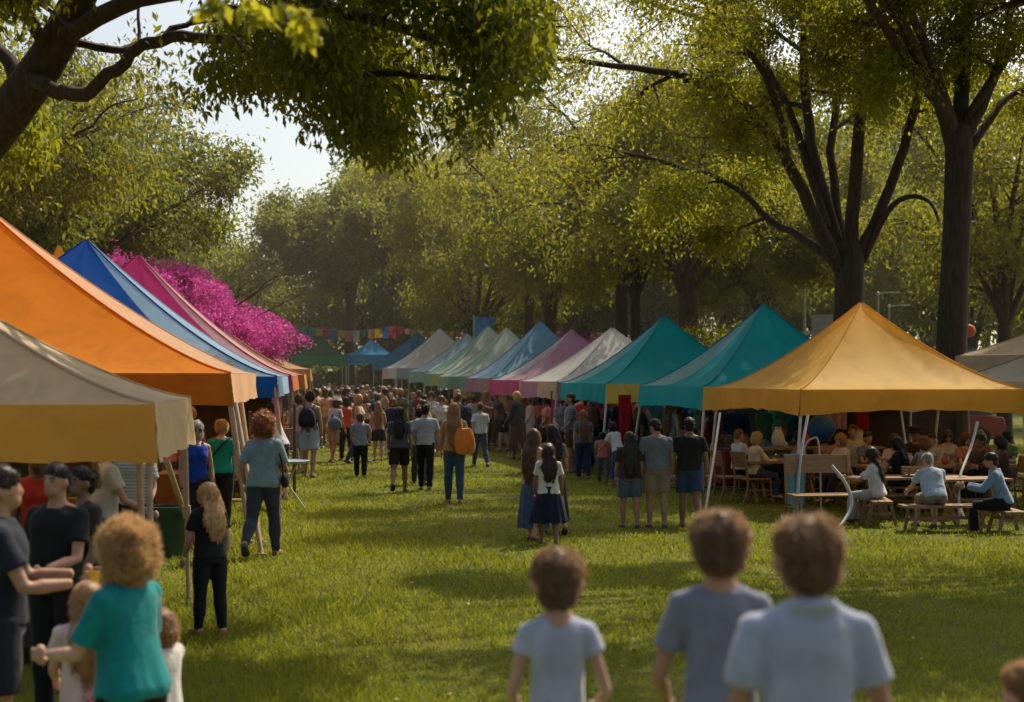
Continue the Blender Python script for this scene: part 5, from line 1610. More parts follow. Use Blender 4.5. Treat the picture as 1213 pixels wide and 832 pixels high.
diners += [(1000, 24.6, 120, 'light', ('bob', 'sandy'), ('tee', (.45, .40, .34)), 'sandy haired woman in oatmeal tee under the yellow tent'),
           (1025, 25.4, 200, 'tan', ('short', 'dark'), ('tee', (.10, .13, .20)), 'man in dusty blue tee under the yellow tent'),
           (985, 26.2, 150, 'brown', ('curly', 'black'), ('tee', (.40, .20, .18)), 'curly haired woman in dusty rose tee by the counter'),
           (1122, 26.2, 170, 'light', ('long', 'brown'), ('tank', (.45, .42, .38)), 'brown haired woman in ivory vest deep under the tent'),
           (1158, 26.4, 190, 'tan', ('short', 'grey'), ('long', (.28, .10, .05)), 'grey haired man in brick red sleeves deep under the tent'),
           (1195, 25.6, 140, 'tan', ('bun', 'dark'), ('tee', (.12, .18, .10)), 'woman in moss green tee deep under the tent'),
           (930, 26.8, 100, 'light', ('short', 'brown'), ('tee', (.30, .33, .38)), 'man in steel grey tee at the counter corner'),
           (1098, 23.4, 20, 'tan', ('bob', 'auburn'), ('tee', (.34, .28, .30)), 'auburn haired diner in mauve grey tee at the long table')]
for i, (px, Y, yw, sk, hr_, tp_, lab) in enumerate(diners):
    x, y = XY(px, Y)
    person(lab, x, y, 1.45 if i not in (1, 8) else 1.6, yw, skin=sk, hair=hr_, top=tp_, bottom=('trousers', (.03, .03, .035)), sit=.42, f=(hr_[0] != 'short'), la=(40, 6, 50), ra=(35, 6, 60), face=True, lean=8, hat=('brim', (.012, .011, .012)) if i == 1 else None, q=1)
    if i in (0, 5, 6, 7):
        chair('wooden chair under the ' + lab.split(' at ')[0].split(' beside ')[0], x, y, R(yw), cg, .42, .42, .86)
    else:
        bench('bench under the ' + lab.split(' at ')[0].split(' turned ')[0].split(' leaning ')[0], x, y, R(yw), .9, .3, .42, bg)
picnic_table('long plank table among the diners', 6.75, 24.15, R(12), 2.6, .75, .70)
picnic_table('back counter of planks with wares under the yellow tent', 5.35, 26.8, R(12), 2.4, .6, .86)

settle()
# ------------------------------------------------------------------ crowd
PROTO = []
def proto(**kw):
    r_, i_ = person('x', 0, 0, 1.66, 0, q=0, z=0, face=True, **kw)
    PROTO.append(r_); return r_
walk1 = dict(ll=(14, 4), rl=(-12, 16), la=(-12, 9, 14), ra=(14, 9, 20))
walk2 = dict(ll=(-10, 14), rl=(12, 4), la=(12, 9, 30), ra=(-10, 9, 14))
stand = dict(ll=(3, 2), rl=(-3, 3), la=(8, 8, 40), ra=(4, 10, 12))
proto(f=True, hair=('long', 'brown'), top=('tee', WHT), bottom=('trousers', BLACK), **walk1)
proto(f=True, hair=('verylong', 'brown'), top=('tank', WHT), bottom=('shorts', BLACK), **stand)
proto(f=False, hair=('short', 'brown'), top=('tee', WHT), bottom=('trousers', BLACK), **walk2)
proto(f=False, hair=('short', 'brown'), top=('shirt', WHT), bottom=('shorts', BLACK), **stand)
proto(f=True, hair=('bob', 'brown'), top=('long', WHT), bottom=('midi', BLACK), **walk2)
proto(f=True, hair=('bun', 'brown'), top=('tee', WHT), bottom=('skirt', BLACK), **stand)
proto(f=False, hair=('short', 'brown'), top=('long', WHT), bottom=('trousers', BLACK), **stand)
proto(f=True, hair=('curly', 'brown'), top=('tee', WHT), bottom=('jeans', BLACK), **walk1)
proto(f=False, kid=.5, hair=('short', 'brown'), top=('tee', WHT), bottom=('shorts', BLACK), **walk1)
proto(f=True, hair=('long', 'brown'), top=('tee', WHT), bottom=('shorts', BLACK), ll=(5, 3), rl=(-6, 4), la=(70, 12, 40), ra=(6, 8, 60), head=(25, 0), lean=4)
proto(f=False, hair=('short', 'brown'), top=('tee', WHT), bottom=('jeans', BLACK), ll=(20, 6), rl=(-16, 24), la=(-20, 10, 24), ra=(22, 9, 40), head=(-30, -6), lean=5)
proto(f=True, hair=('pony', 'brown'), top=('tank', WHT), bottom=('leggings', BLACK), ll=(16, 4), rl=(-14, 20), la=(30, 14, 70), ra=(-14, 12, 20), head=(20, 4), lean=3)
proto(f=False, hair=('short', 'brown'), top=('tee', WHT), bottom=('shorts', BLACK), ll=(4, 2), rl=(-4, 3), la=(35, 16, 95), ra=(40, 14, 90), head=(-20, -14), lean=7)
settle()
PHAIR = ['long', 'waist-long', 'short', 'short', 'bobbed', 'pinned up', 'short', 'curly', 'short', 'long', 'short', 'ponytailed', 'short']
PBOT = ['trousers', 'shorts', 'trousers', 'shorts', 'long skirt', 'flared skirt', 'trousers', 'jeans', 'shorts', 'shorts', 'jeans', 'leggings', 'shorts']
TOPC = {'coral': (.55, .2, .15), 'white': (.58, .57, .55), 'rose': (.5, .22, .22), 'charcoal': (.05, .05, .06), 'red': (.45, .04, .03), 'purple': (.10, .02, .16), 'sky blue': (.22, .36, .5), 'grey': (.22, .22, .24), 'peach': (.6, .36, .24), 'navy': (.015, .025, .07),
        'mustard': (.48, .3, .05), 'olive': (.12, .13, .04), 'cream': (.55, .47, .36), 'maroon': (.16, .02, .03), 'teal': (.01, .2, .22), 'black': BLACK, 'pink': (.62, .26, .32), 'beige': (.5, .38, .27)}
BOTC = {'black': BLACK, 'denim': DENIM, 'khaki': (.25, .19, .11), 'grey': (.14, .14, .15), 'white': (.5, .5, .5), 'brown': (.08, .05, .03)}
rnd = random.Random(99)
used = set()
first = [True] * len(PROTO)
def crowd(x, y, yaw, where, group, pi=None, dark=False):
    for _ in range(400):
        k = rnd.randrange(len(PROTO)) if pi is None else pi
        tn = rnd.choice(list(TOPC) if not dark else ['charcoal', 'black', 'maroon', 'navy', 'grey', 'olive', 'rose', 'white', 'red', 'coral']); bn = rnd.choice(list(BOTC)); hn = rnd.choices(['black', 'dark', 'brown', 'auburn', 'blonde', 'sandy', 'grey'], [4, 4, 4, 1, 2, 2, 1])[0]
        lab = f"{PHAIR[k]} {'umber' if hn == 'dark' else hn}-haired {'child' if k == 8 else 'person'} in {tn} top and {bn} {PBOT[k]} {where}"
        if lab not in used: break
    used.add(lab)
    o = PROTO[k] if first[k] else copy_tree(PROTO[k])
    first[k] = False
    o.location = (x, y, 0); o.rotation_euler.z = R(yaw)
    s_ = rnd.uniform(.9, 1.07) * (.68 if k == 8 else 1)
    o.scale = (s_ * rnd.uniform(.95, 1.12), s_ * rnd.uniform(.95, 1.1), s_)
    sk = rnd.choice(list(SKIN))
    pt_ = rnd.choice([None, None, None, ('stripe', mul(TOPC[tn], .6), 9), ('print', mul(TOPC[tn], .55), 22)])
    for ch in o.children:
        st = ch.name.split('.')[0]
        m_ = {'body': skin_mat(SKIN[sk]), 'hair': hair_mat(HAIR[hn]), 'shirt': cloth_mat(TOPC[tn], pat=pt_), 'vest_top': cloth_mat(TOPC[tn], pat=pt_)}.get(st)
        if m_ is None and st not in ('shoe', 'eye', 'mouth', 'eyebrow'): m_ = cloth_mat(BOTC[bn])
        if m_ is not None:
            ch.material_slots[0].link = 'OBJECT'; ch.material_slots[0].material = m_
    tag(o, lab, 'child' if k == 8 else 'person', group)
def lft(Y): return -2.2 - .105 * (Y - 8) 
def rgt(Y): return 4.2 - .222 * (Y - 23)
pts = []
tries = 0
while len(pts) < 96 and tries < 6000:
    tries += 1
    Y = rnd.choice([rnd.uniform(36, 48), rnd.uniform(44, 62), rnd.uniform(56, 82)])
    a, b = lft(Y) + .2, max(rgt(Y) - .2, lft(Y) + 1.6)
    x = rnd.uniform(a, b)
    px = CX + x * F_PX / Y
    if Y < 44 and (rnd.random() < .45 or not (405 < px < 600)): continue
    if math.sin(x * 2.1 + 1.3 * math.sin(Y * .55)) < -.35 and Y < 58: continue
    if any((x - q[0]) ** 2 + (Y - q[1]) ** 2 < .36 for q in pts): continue
    pts.append((x, Y))
for x, Y in pts:
    where = 'by far blue tents' if Y > 62 else 'amid the crowd' if Y > 46 else 'at crowd edge'
    crowd(x, Y, rnd.choice([0, 180, 180, rnd.uniform(0, 360), rnd.uniform(0, 360), rnd.uniform(-50, 50)]) + rnd.uniform(-20, 20), where, 'people in the crowd filling the far lawn')
# people at the stalls on the right, in the tents' shade
for k, (px, Y) in enumerate(((668, 35.5), (648, 37), (612, 38.5), (628, 41), (596, 43), (700, 33), (720, 36), (737, 33.5), (676, 33.0), (762, 31.5), (775, 33.8), (850, 30.5), (872, 29.5), (838, 28.6), (822, 30.2), (795, 30.5), (905, 30.2), (940, 29.4), (588, 46), (606, 47.5), (573, 50), (560, 54), (640, 43.5), (690, 38.5))):
    x, y = XY(px, Y)
    crowd(x, y, rnd.choice([60, -60, 90, 180, 150, 20]), 'shaded by ' + ('teal' if px > 640 else 'pastel') + ' tents', 'shoppers in the shade of the tents', dark=True)
# stall keepers on the left
for k, (px, Y) in enumerate(((205, 21.5), (225, 22.6), (180, 22.4), (295, 28.6), (305, 30.4), (318, 35.8), (285, 31), (160, 15.4), (45, 12.6), (120, 13.4))):
    x, y = XY(px, Y)
    crowd(x, y, rnd.choice([-90, -60, 180, 120]), 'in the ' + ('tan' if Y < 16 else 'orange' if Y < 24 else 'blue' if Y < 33 else 'pink') + ' tent', 'people in the stalls of the big tents', dark=True)
# ------------------------------------------------------------------ stall furniture and wares
def jar(x, y, z, s, c, label, cat='jar', group=None, prof=None):
    mb = MB(); prof = prof or [(.05, 0), (.075, .03), (.08, .10), (.05, .17), (.035, .19), (.045, .22), (.03, .22)]
    mb.lathe([(r * s, h * s) for r, h in prof], k=16)
    o = mb.build('clay_jar' if cat == 'jar' else cat.replace(' ', '_'), solid_mat(c, .45)); o.location = (x, y, z); return tag(o, label, cat, group)
def crate(x, y, z, rz, label, w=.45, d=.32, h=.24, mat=None, group=None, fill=None):
    root = empty('wooden_crate', (x, y, z), rz, label, 'crate', group)
    mb = MB()
    for i in range(3):
        zz = .03 + i * h / 3 + h / 8
        for sy in (-1, 1): mb.box((0, sy * d / 2, zz), (w, .014, h / 3 - .02))
        for sx in (-1, 1): mb.box((sx * (w / 2 - .004), 0, zz), (.014, d - .016, h / 3 - .02))
    mb.box((0, 0, .012), (w, d, .014))
    for sx in (-1, 1):
        for sy in (-1, 1): mb.box((sx * (w / 2 - .025), sy * (d / 2 - .022), h / 2 + .014), (.03, .026, h))
    mb.build('crate_body', mat or WOOD, root, smooth=False)
    if fill:
        fb = MB(); rg = random.Random(int(x * 100))
        for i in range(22):
            fb.ellipsoid((rg.uniform(-w / 2 + .06, w / 2 - .06), rg.uniform(-d / 2 + .06, d / 2 - .06), h * .86 + rg.uniform(0, .05)), (.045, .045, .042), 8, 6)
        fb.build('produce', solid_mat(fill, .5), root)
    return root
def hanging(label, x, y, zt, w, h, rz, c, name='hanging_cloth', cat='cloth', group=None):
    mb = MB(); nx, nz = 18, 10
    G = np.zeros((nz, nx, 3)); ph = (x * 7 + y * 3) % 6
    for i in range(nz):
        for j in range(nx):
            v, u = i / (nz - 1), -1 + 2 * j / (nx - 1)
            G[i, j] = (u * w / 2 * (1 - .06 * v), .035 * math.sin(u * 7 + ph) * (.3 + v) + .02 * math.sin(u * 15 + ph), zt - v * h * (1 - .02 * math.sin(u * 5)))
    mb.grid(G)
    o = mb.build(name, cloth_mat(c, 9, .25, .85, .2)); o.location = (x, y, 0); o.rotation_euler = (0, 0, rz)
    return tag(o, label, cat, group)
def garment(label, x, y, zt, rz, c, group=None, s=1.0):
    """a shirt on a hanger"""
    root = empty('hung_garment', (x, y, zt), rz, label, 'garment', group)
    mb = MB()
    out = [(-.07, 0), (-.20, -.05), (-.34, -.24), (-.27, -.30), (-.20, -.18), (-.19, -.66), (.19, -.66), (.20, -.18), (.27, -.30), (.34, -.24), (.20, -.05), (.07, 0), (0, -.05)]
    n = len(out)
    V = [(a * s, .03 * s * math.sin(b * 9), b * s) for a, b in out] + [(a * s, .05 * s + .03 * s * math.sin(b * 9), b * s) for a, b in out]
    mb.add(V, [tuple(range(n - 1, -1, -1)), tuple(range(n, 2 * n))] + [(i, (i + 1) % n, n + (i + 1) % n, n + i) for i in range(n)])
    mb.build('shirt', cloth_mat(c), root, smooth=False)
    mb = MB(); mb.tube(*smooth_path([(-.16 * s, .025, -.05 * s), (0, .025, .03), (0, .025, .07), (.02, .025, .085)], [.005] * 4, 3), 6); mb.build('hanger', METAL, root)
    return root
GOODS = {'terracotta': (.35, .12, .05), 'cream': (.55, .48, .36), 'green': (.06, .16, .05), 'red': (.42, .04, .03), 'amber': (.42, .2, .03), 'blue': (.03, .10, .3), 'brown': (.14, .07, .035), 'white': (.6, .58, .54)}
rnd = random.Random(5)
gw = list(GOODS)
tcol = [('teal', 905, 29.2), ('teal', 787, 34), ('white', 725, 38), ('mauve', 677, 42), ('light blue', 640, 46), ('mint', 600, 50.5)]
SPOT = 'sun spotted '
stallnames = ['stall by the yellow tent', 'stall under the sun spotted teal tent', 'stall under the white tent', 'stall under the mauve tent', 'stall under the light blue tent', 'stall under the mint tent']
clothc = [('dark red', (.16, .02, .02)), ('brown', (.10, .05, .03)), ('rust', (.24, .08, .03)), ('plum', (.10, .03, .06)), ('grey', (.15, .15, .15)), ('olive', (.10, .10, .04))]
for i, (cn, px, Y) in enumerate(tcol):
    cx_, cy_ = XY(px, Y)
    ex, ey = np.array([math.cos(TH), math.sin(TH)]), np.array([-math.sin(TH), math.cos(TH)])
    p = np.array([cx_, cy_]) - ex * .85
    t_, c_ = folding_table(f'trestle table of the {stallnames[i]}', p[0], p[1], TH + R(90), 2.3, .7, .76, clothc[i][1], 'tables in the stalls of the seating side')
    tag(c_, f'{clothc[i][0]} tablecloth on the table of the {stallnames[i]}', 'tablecloth')
    for k in range(7):
        g_ = gw[(k + i * 3) % len(gw)]
        q = p + ey * (-1.0 + k * .32 + rnd.uniform(-.05, .05)) + ex * rnd.uniform(-.2, .2)
        if k % 3 == 2:
            crate(q[0], q[1], .775, TH + R(90), f'small crate of {g_} produce on the {stallnames[i].replace(SPOT, str())} table', .32, .24, .16, fill=GOODS[g_], group='crates on the stall tables')
        else:
            jar(q[0], q[1], .772, rnd.uniform(.8, 1.3), GOODS[g_], f'{"wide" if k % 2 else "slim"} {g_} jar, {["first", "second", "", "third", "fourth", "", "last"][k]} on the {stallnames[i].replace(SPOT, str())} table', group='jars on the stall tables')
    # back wall cloth and garments on a rail
    q = np.array([cx_, cy_]) + ex * 1.75
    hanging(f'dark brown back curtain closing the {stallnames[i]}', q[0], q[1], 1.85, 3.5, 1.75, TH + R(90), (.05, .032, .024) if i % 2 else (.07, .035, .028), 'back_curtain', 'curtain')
    q0, q1 = np.array([cx_, cy_]) + ex * .9 - ey * 1.5, np.array([cx_, cy_]) + ex * .9 + ey * 1.5
    rail = empty('clothes_rail', (cx_ + ex[0] * .9, cy_ + ex[1] * .9, 0), TH + R(90), f'clothes rail inside the {stallnames[i]}', 'clothes rail')
    mb = MB(); mb.tube([(-1.5, 0, 1.62), (1.5, 0, 1.62)], .014, 8); mb.build('rail', METAL, rail)
    for s_ in (-1, 1):
        mb = MB(); mb.tube([(s_ * 1.45, 0, 1.61), (s_ * 1.45, 0, .05)], .014, 8); mb.tube([(s_ * 1.45, -.25, .02), (s_ * 1.45, .25, .02)], .014, 8); mb.build('leg', METAL, rail)
    for k in range(7):
        g_ = ['red', 'pink', 'white', 'orange', 'grey', 'blue', 'brown', 'mustard'][(k * 3 + i) % 8]
        cc = {'red': (.42, .02, .02), 'pink': (.5, .14, .2), 'white': (.5, .48, .45), 'orange': (.5, .16, .03), 'grey': (.15, .15, .16), 'blue': (.05, .12, .28), 'brown': (.12, .06, .04), 'mustard': (.4, .25, .04)}[g_]
        q = q0 + (q1 - q0) * (k + .5) / 7
        garment(f'{g_} shirt hung {["first", "second", "third", "fourth", "fifth", "sixth", "seventh"][k]} on the rail inside the {stallnames[i]}', q[0], q[1], 1.53, TH + rnd.uniform(-.2, .2), cc, 'shirts on the stall rails')
# bright hanging cloths that catch the eye
for lab, px, Y, zt, w_, h_, c in (('tall scarlet cloth hanging beside the teal tent post', 740, 31.2, 1.72, .26, 1.1, (.36, .015, .015)), ('magenta cloth hanging under the pink flaps', 661, 36.0, 1.75, .35, 1.0, (.48, .08, .2)), ('yellow cloth square hanging from the mint tent', 547, 51.5, 2.15, .62, .75, (.68, .46, .05)),
                                  ('pale pink cloth hanging behind the blue globe', 990, 27.4, 1.75, .4, .6, (.5, .26, .25)), ('red cloth hanging over the back counter', 1022, 26.9, 1.66, .2, .5, (.36, .02, .02)), ('hot pink cloth hanging under the blue tent', 308, 30.2, 1.9, .9, .6, (.6, .12, .3))):
    x, y = XY(px, Y); hanging(lab, x, y, zt, w_, h_, TH * (.3 if px > 400 else 1), c)
# blue globe, boxes and backdrop under the yellow tent
x, y = XY(973, 25.0)
mb = MB(); mb.lathe([(.01, -.22), (.10, -.20), (.20, -.10), (.235, 0), (.21, .10), (.12, .19), (.03, .23), (.012, .26), (.004, .5)], k=24)
o = mb.build('paper_lantern', cloth_mat((.01, .075, .30), 6, .2, .6, .1)); o.location = (x, y, 1.24); tag(o, 'round blue lantern hanging over the diners', 'lantern')
for i, (lab, u, c, s_) in enumerate((('white jug on the back counter', -.7, (.55, .52, .48), 1.5), ('red bottle shaped jar on the back counter', -.2, (.4, .03, .02), 1.2), ('amber jar on the back counter', .3, (.45, .22, .04), 1.1), ('cream jar at the end of the back counter', .85, (.52, .46, .36), 1.3))):
    jar(5.35 + u * math.cos(R(12)), 26.8 + u * math.sin(R(12)), .882, s_, c, lab, group='jars on the back counter')
for i, (lab, X_, Y_, z_, c) in enumerate((('cream jar on the long plank table', 6.3, 24.05, .702, (.5, .45, .35)), ('terracotta jar on the long plank table', 6.9, 24.2, .702, (.35, .12, .05)), ('green jar on the long plank table', 7.4, 24.3, .702, (.06, .14, .05)))):
    jar(X_, Y_, z_, .8, c, lab, group='jars on the long table')
x, y = XY(1085, 22.55); crate(x, y, .625, R(8), 'low wooden tray box on the table beside the white blouse', .36, .26, .12)
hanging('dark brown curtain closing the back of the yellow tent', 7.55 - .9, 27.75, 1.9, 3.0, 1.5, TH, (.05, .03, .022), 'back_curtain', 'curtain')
x, y = XY(942, 22.6)
hanging('pale blue cloth hanging by the silver tent poles', x, y, .95, .34, .75, R(10), (.20, .40, .52))
# left stalls: tables, crates, wares
lst = [('tan tent', -3.6, 12.2, R(98), 2.2, (.06, .05, .04)), ('orange tent', -4.6, 22.0, R(98), 3.2, (.20, .08, .02)), ('blue tent', -5.2, 29.2, R(98), 3.2, (.05, .04, .05)), ('pink tent', -5.9, 36.6, R(98), 3.0, (.30, .10, .03)), ('terracotta tent', -6.6, 43.6, R(98), 2.6, (.35, .18, .06))]
for i, (nm, x, y, rz, w_, c) in enumerate(lst):
    t_, c_ = folding_table(f'stall table under the {nm}', x, y, rz, w_, .75, .78, c, 'tables in the stalls of the big tents')
    tag(c_, f'draped cloth over the stall table under the {nm}', 'tablecloth')
    for k in range(6):
        g_ = gw[(k * 3 + i) % len(gw)]; u = (-.42 + k * .165) * w_
        xx, yy = x + u * math.cos(rz), y + u * math.sin(rz)
        if k % 2: crate(xx, yy, .795, rz, f'{g_} filled crate on the stall table under the {nm}', .36, .28, .18, fill=GOODS[g_], group='crates on the stall tables')
        else: jar(xx, yy, .792, rnd.uniform(1, 1.5), GOODS[g_], f'{g_} jar on the stall table under the {nm}', group='jars on the stall tables')
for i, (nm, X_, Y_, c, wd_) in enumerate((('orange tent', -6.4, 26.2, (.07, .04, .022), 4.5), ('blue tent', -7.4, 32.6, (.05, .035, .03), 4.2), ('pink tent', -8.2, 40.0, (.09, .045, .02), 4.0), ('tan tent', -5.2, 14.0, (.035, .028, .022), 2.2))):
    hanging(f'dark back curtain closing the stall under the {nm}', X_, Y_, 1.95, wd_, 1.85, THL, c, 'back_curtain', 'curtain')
for i, (px, Y, lab) in enumerate(((322, 27.2, 'wooden display rack beside the bending man'), (352, 40.5, 'tall wooden display rack by the terracotta tent'), (262, 21.4, 'wooden display rack behind the blonde woman in teal'))):
    x, y = XY(px, Y)
    root = empty('display_rack', (x, y, 0), R(10), lab, 'rack')
    for s_ in (-1, 1):
        mb = MB()
        mb.bar((s_ * .4, -.18, 0), (s_ * .4, -.02, 1.6), .04, .05); mb.bar((s_ * .4, .28, 0), (s_ * .4, .02, 1.6), .04, .05)
        mb.build('side_frame', DARKWOOD, root, smooth=False)
    for z_ in (.35, .75, 1.15):
        mb = MB(); mb.box((0, .03, z_), (.76, .36 - z_ * .12, .025)); mb.build('shelf', WOOD, root, smooth=False)
# bin / dark bag under the tan tent and a tray stand
x, y = XY(198, 17.6)
root = empty('litter_bin', (x, y, 0), 0, 'dark green litter bin under the tan tent', 'bin')
mb = MB(); mb.lathe([(.20, 0), (.21, .02), (.24, .56), (.252, .58), (.252, .60), (.225, .60), (.215, .5)], k=24, cap=False); mb.lathe([(.2, .004), (.01, .006)], k=24); mb.build('bin_body', solid_mat((.02, .06, .035), .5), root)
x, y = XY(340, 24.2)
root = empty('tray_stand', (x, y, 0), R(20), 'pale blue tray on a folding stand by the blue tent', 'tray stand')
mb = MB(); mb.lathe([(.01, .72), (.33, .72), (.36, .76), (.35, .765), (.32, .735), (.01, .735)], k=28); mb.build('tray', solid_mat((.30, .44, .55), .4), root)
for s_ in (-1, 1):
    mb = MB(); mb.tube([(s_ * .25, -.2, 0), (-s_ * .2, .15, .715)], .014, 8); mb.build('leg', METAL, root)
# bunting above the far tents
def bunting(label, a, b, n, seed):
    A, B = np.array(at(*a)), np.array(at(*b))
    root = empty('bunting', tuple((A + B) / 2), 0, label, 'bunting')
    M_ = (A + B) / 2
    rg = random.Random(seed)
    P_ = np.array([A + (B - A) * t - (0, 0, .35 * 4 * t * (1 - t)) for t in np.linspace(0, 1, 40)])
    mb = MB(); mb.tube(P_ - M_, .014, 5); mb.build('cord', solid_mat((.3, .28, .25), .7), root)
    cols = [(.02, .16, .45), (.5, .04, .05), (.6, .58, .52), (.62, .40, .03), (.55, .3, .12), (.05, .3, .32), (.5, .2, .26)]
    for i in range(n):
        t = (i + .5) / n; p = A + (B - A) * t - (0, 0, .35 * 4 * t * (1 - t)) - M_
        w_, h_ = rg.uniform(.28, .5), rg.uniform(.3, .62)
        mb = MB(); G = np.zeros((5, 5, 3)); ph = rg.uniform(0, 6)
        for r_ in range(5):
            for c_ in range(5):
                u, v = c_ / 4 - .5, r_ / 4
                G[r_, c_] = (p[0] + u * w_ * (1 - .15 * v), p[1] + .06 * math.sin(4 * v + 5 * u + ph), p[2] - .02 - v * h_)
        mb.grid(G); mb.build('pennant', cloth_mat(rg.choice(cols), 9, .2, .85, .35), root)
bunting('string of coloured pennants above the green tent', (338, 382, 83), (470, 386, 84), 15, 3)
bunting('string of pennants between the blue tent and the pale tents', (470, 386, 84), (575, 384, 80), 12, 4)
for lab, px, Y in (('wooden post carrying the bunting beside the blossom tree', 338, 83), ('post carrying the bunting behind the blue tents', 470, 84), ('post carrying the bunting behind the mint tent', 575, 80)):
    x, y = XY(px, Y); zt = EYE - (379 - HY) * Y / F_PX
    mb = MB(); mb.tube([(0, 0, 0), (0, 0, zt * .5), (0, 0, zt)], [.07, .06, .05], 10); mb.lathe([(.10, 0), (.09, .1), (.07, .14)], k=12)
    o = mb.build('bunting_post', DARKWOOD); o.location = (x, y, 0); tag(o, lab, 'post')
# tall banner
x, y = XY(561, 74); 
root = empty('feather_banner', (x, y, 0), R(10), 'upright blue banner above the mint tents', 'banner')
mb = MB(); mb.tube([(0, 0, 0), (0, 0, 5.1)], .03, 8); mb.build('pole', METAL, root)
mb = MB(); G = np.zeros((8, 6, 3))
for i in range(8):
    for j in range(6): G[i, j] = (.02 + j / 5 * 1.0, .08 * math.sin(i * .7 + j), 5.0 - i / 7 * 2.2)
mb.grid(G); mb.build('banner_cloth', cloth_mat((.03, .17, .42), 9, .2, .85, .3), root)
# flowering shrubs peeking between tents
for lab, px, Y, zc in (('pink flowering shrub peeking behind the white tent', 688, 52, 3.4), ('pink flowering shrub behind the white pointed tent', 540, 75, 3.4)):
    x, y = XY(px, Y); t = Tree((x, y, 0), int(px))
    for k in range(7):
        a = k * .9; t.limb([np.array([x, y, 0]), np.array([x + .25 * math.cos(a), y + .25 * math.sin(a), zc * .55]), np.array([x + .6 * math.cos(a), y + .6 * math.sin(a), zc * (.8 + .05 * (k % 4))])], .035, .012, 1, dict(PRB, max=2), .7, .4)
    t.finish(lab, 'shrub', BARK, t.leaves(LN(2600), .13, .14, .1), BLOSSOM, None, 'stem', 'blossom', 'flowering_shrub')
# lamp posts in the park behind
for lab, px, Y, zt in (('pale lamp post rising behind the teal tent', 953, 55, 5.6), ('pale lamp post behind the yellow tent peak', 1040, 58, 5.2), ('thin pale lamp post beside the other by the yellow peak', 1053, 60, 4.8)):
    x, y = XY(px, Y)
    root = empty('lamp_post', (x, y, 0), 0, lab, 'lamp post', 'lamp posts in the park')
    mb = MB(); mb.lathe([(.14, 0), (.13, .3), (.075, .4), (.06, zt * .6), (.05, zt)], k=14); mb.build('pole', solid_mat((.32, .32, .32), .5, .3), root)
    mb = MB(); mb.lathe([(.05, zt), (.065, zt + .03), (.065, zt + .10), (.02, zt + .14)], k=16); mb.bar((0, 0, zt + .06), (.5, 0, zt + .12), .05, .05); mb.box((.62, 0, zt + .11), (.40, .14, .06)); mb.build('lamp_head', solid_mat((.5, .5, .48), .3), root)
x, y = XY(977, 53)
root = empty('notice_board', (x, y, 0), R(8), 'grey notice board between the teal tent and the elm', 'board')
for s_ in (-1, 1):
    mb = MB(); mb.bar((s_ * .42, 0, 0), (s_ * .42, 0, 4.0), .07); mb.build('post', METAL, root, smooth=False)
mb = MB(); mb.box((0, -.05, 3.5), (1.0, .05, 1.5)); mb.build('panel', solid_mat((.22, .24, .27), .6), root, smooth=False)
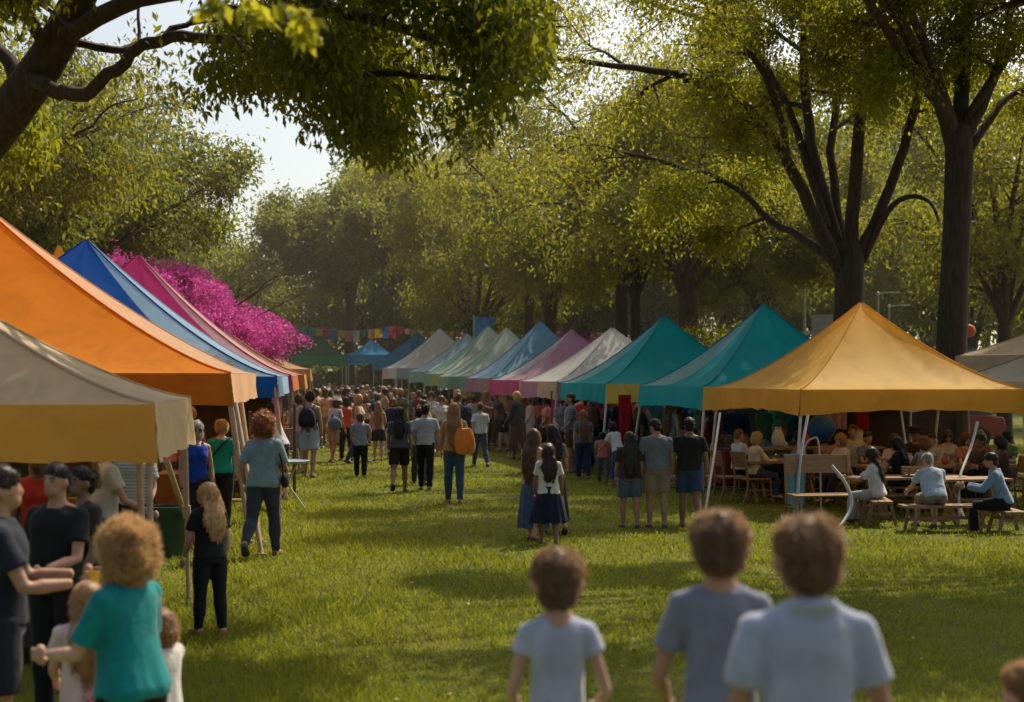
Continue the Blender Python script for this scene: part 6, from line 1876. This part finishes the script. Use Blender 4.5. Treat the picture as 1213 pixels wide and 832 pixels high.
# parked vehicles
def car(label, px, Y, rz, c):
    x, y = XY(px, Y)
    root = empty('parked_car', (x, y, 0), rz, label, 'car', 'cars parked behind the tents')
    paint = solid_mat(c, .28, .1, 3, .05, .0)
    glass = solid_mat((.03, .035, .04), .1)
    L_, W_ = 4.3, 1.75
    prof = [(-2.12, .45), (-2.15, .70), (-1.95, .88), (-1.2, .95), (-.55, 1.0), (.4, 1.0), (1.5, .98), (2.05, .92), (2.15, .65), (2.1, .42), (1.75, .28), (-1.75, .28)]
    rgs = []
    for yy, k in ((-W_ / 2, .92), (-W_ / 2 + .07, 1), (W_ / 2 - .07, 1), (W_ / 2, .92)):
        rgs.append(np.array([(a * (1 if k == 1 else .985), yy, .6 + (b - .6) * k) for a, b in prof]))
    mb = MB(); mb.rings(rgs); mb.build('car_body', paint, root)
    cab = [(-1.05, .97), (-.45, 1.42), (.9, 1.46), (1.75, .98)]
    mb = MB(); mb.rings([np.array([(a, yy * (1 - .18 * (b > 1.2)), b) for a, b in cab]) for yy in (-W_ / 2 + .08, W_ / 2 - .08)]); mb.build('window', glass, root, smooth=False)
    mb = MB(); mb.rings([np.array([(a, yy, b) for a, b in ((-.5, 1.40), (-.4, 1.46), (.85, 1.505), (.98, 1.44))]) for yy in (-W_ / 2 + .19, W_ / 2 - .19)]); mb.build('roof', paint, root)
    for sx in (-1.32, 1.32):
        for sy in (-1, 1):
            wb = MB()
            a = np.arange(24) * 2 * math.pi / 24
            wb.rings([np.stack([sx + r * np.cos(a), np.full(24, sy * (W_ / 2 - .1) + o_), .32 + r * np.sin(a)], 1) for r, o_ in ((.2, -.1), (.31, -.1), (.32, -.06), (.32, .08), (.31, .115), (.2, .115))])
            wh = wb.build('wheel', solid_mat((.02, .02, .02), .8), root)
            rb = MB(); rb.rings([np.stack([sx + r * np.cos(a), np.full(24, sy * (W_ / 2 - .1) + sy * .12), .32 + r * np.sin(a)], 1) for r in (.19, .02)]); rb.build('rim', METAL, wh)
    for sy in (-1, 1):
        for sx, cc in ((-2.1, (.6, .58, .5)), (2.1, (.35, .02, .02))):
            mb = MB(); mb.ellipsoid((sx, sy * .62, .72), (.07, .17, .075), 10, 7); mb.build('headlight' if sx < 0 else 'tail_light', solid_mat(cc, .2), root)
car('dusty red parked car behind the teal tent', 946, 47, R(12), (.32, .05, .06))
car('white parked car beyond the elm', 1080, 58, R(8), (.55, .56, .58))
car('dark red parked car beside the straight trunk', 1095, 44.5, R(8), (.24, .02, .02))
x, y = XY(1152, 47)
tent('small turquoise awning beyond the straight trunk', x, y, R(10), 2.2, 2.35, 3.0, .3, dict(all=(.02, .30, .34)), None, METAL, .1, seed=41, truss=False)
x, y = XY(1148, 50)
mb = MB(); mb.lathe([(.02, -.21), (.15, -.17), (.22, 0), (.16, .16), (.04, .21), (.010, .23), (.006, .9)], k=20)
o = mb.build('paper_lantern', cloth_mat((.6, .12, .02), 6, .2, .6, .2)); o.location = (x, y, 3.6); tag(o, 'orange lantern hanging beyond the straight trunk', 'lantern')
bpy.context.view_layer.update()
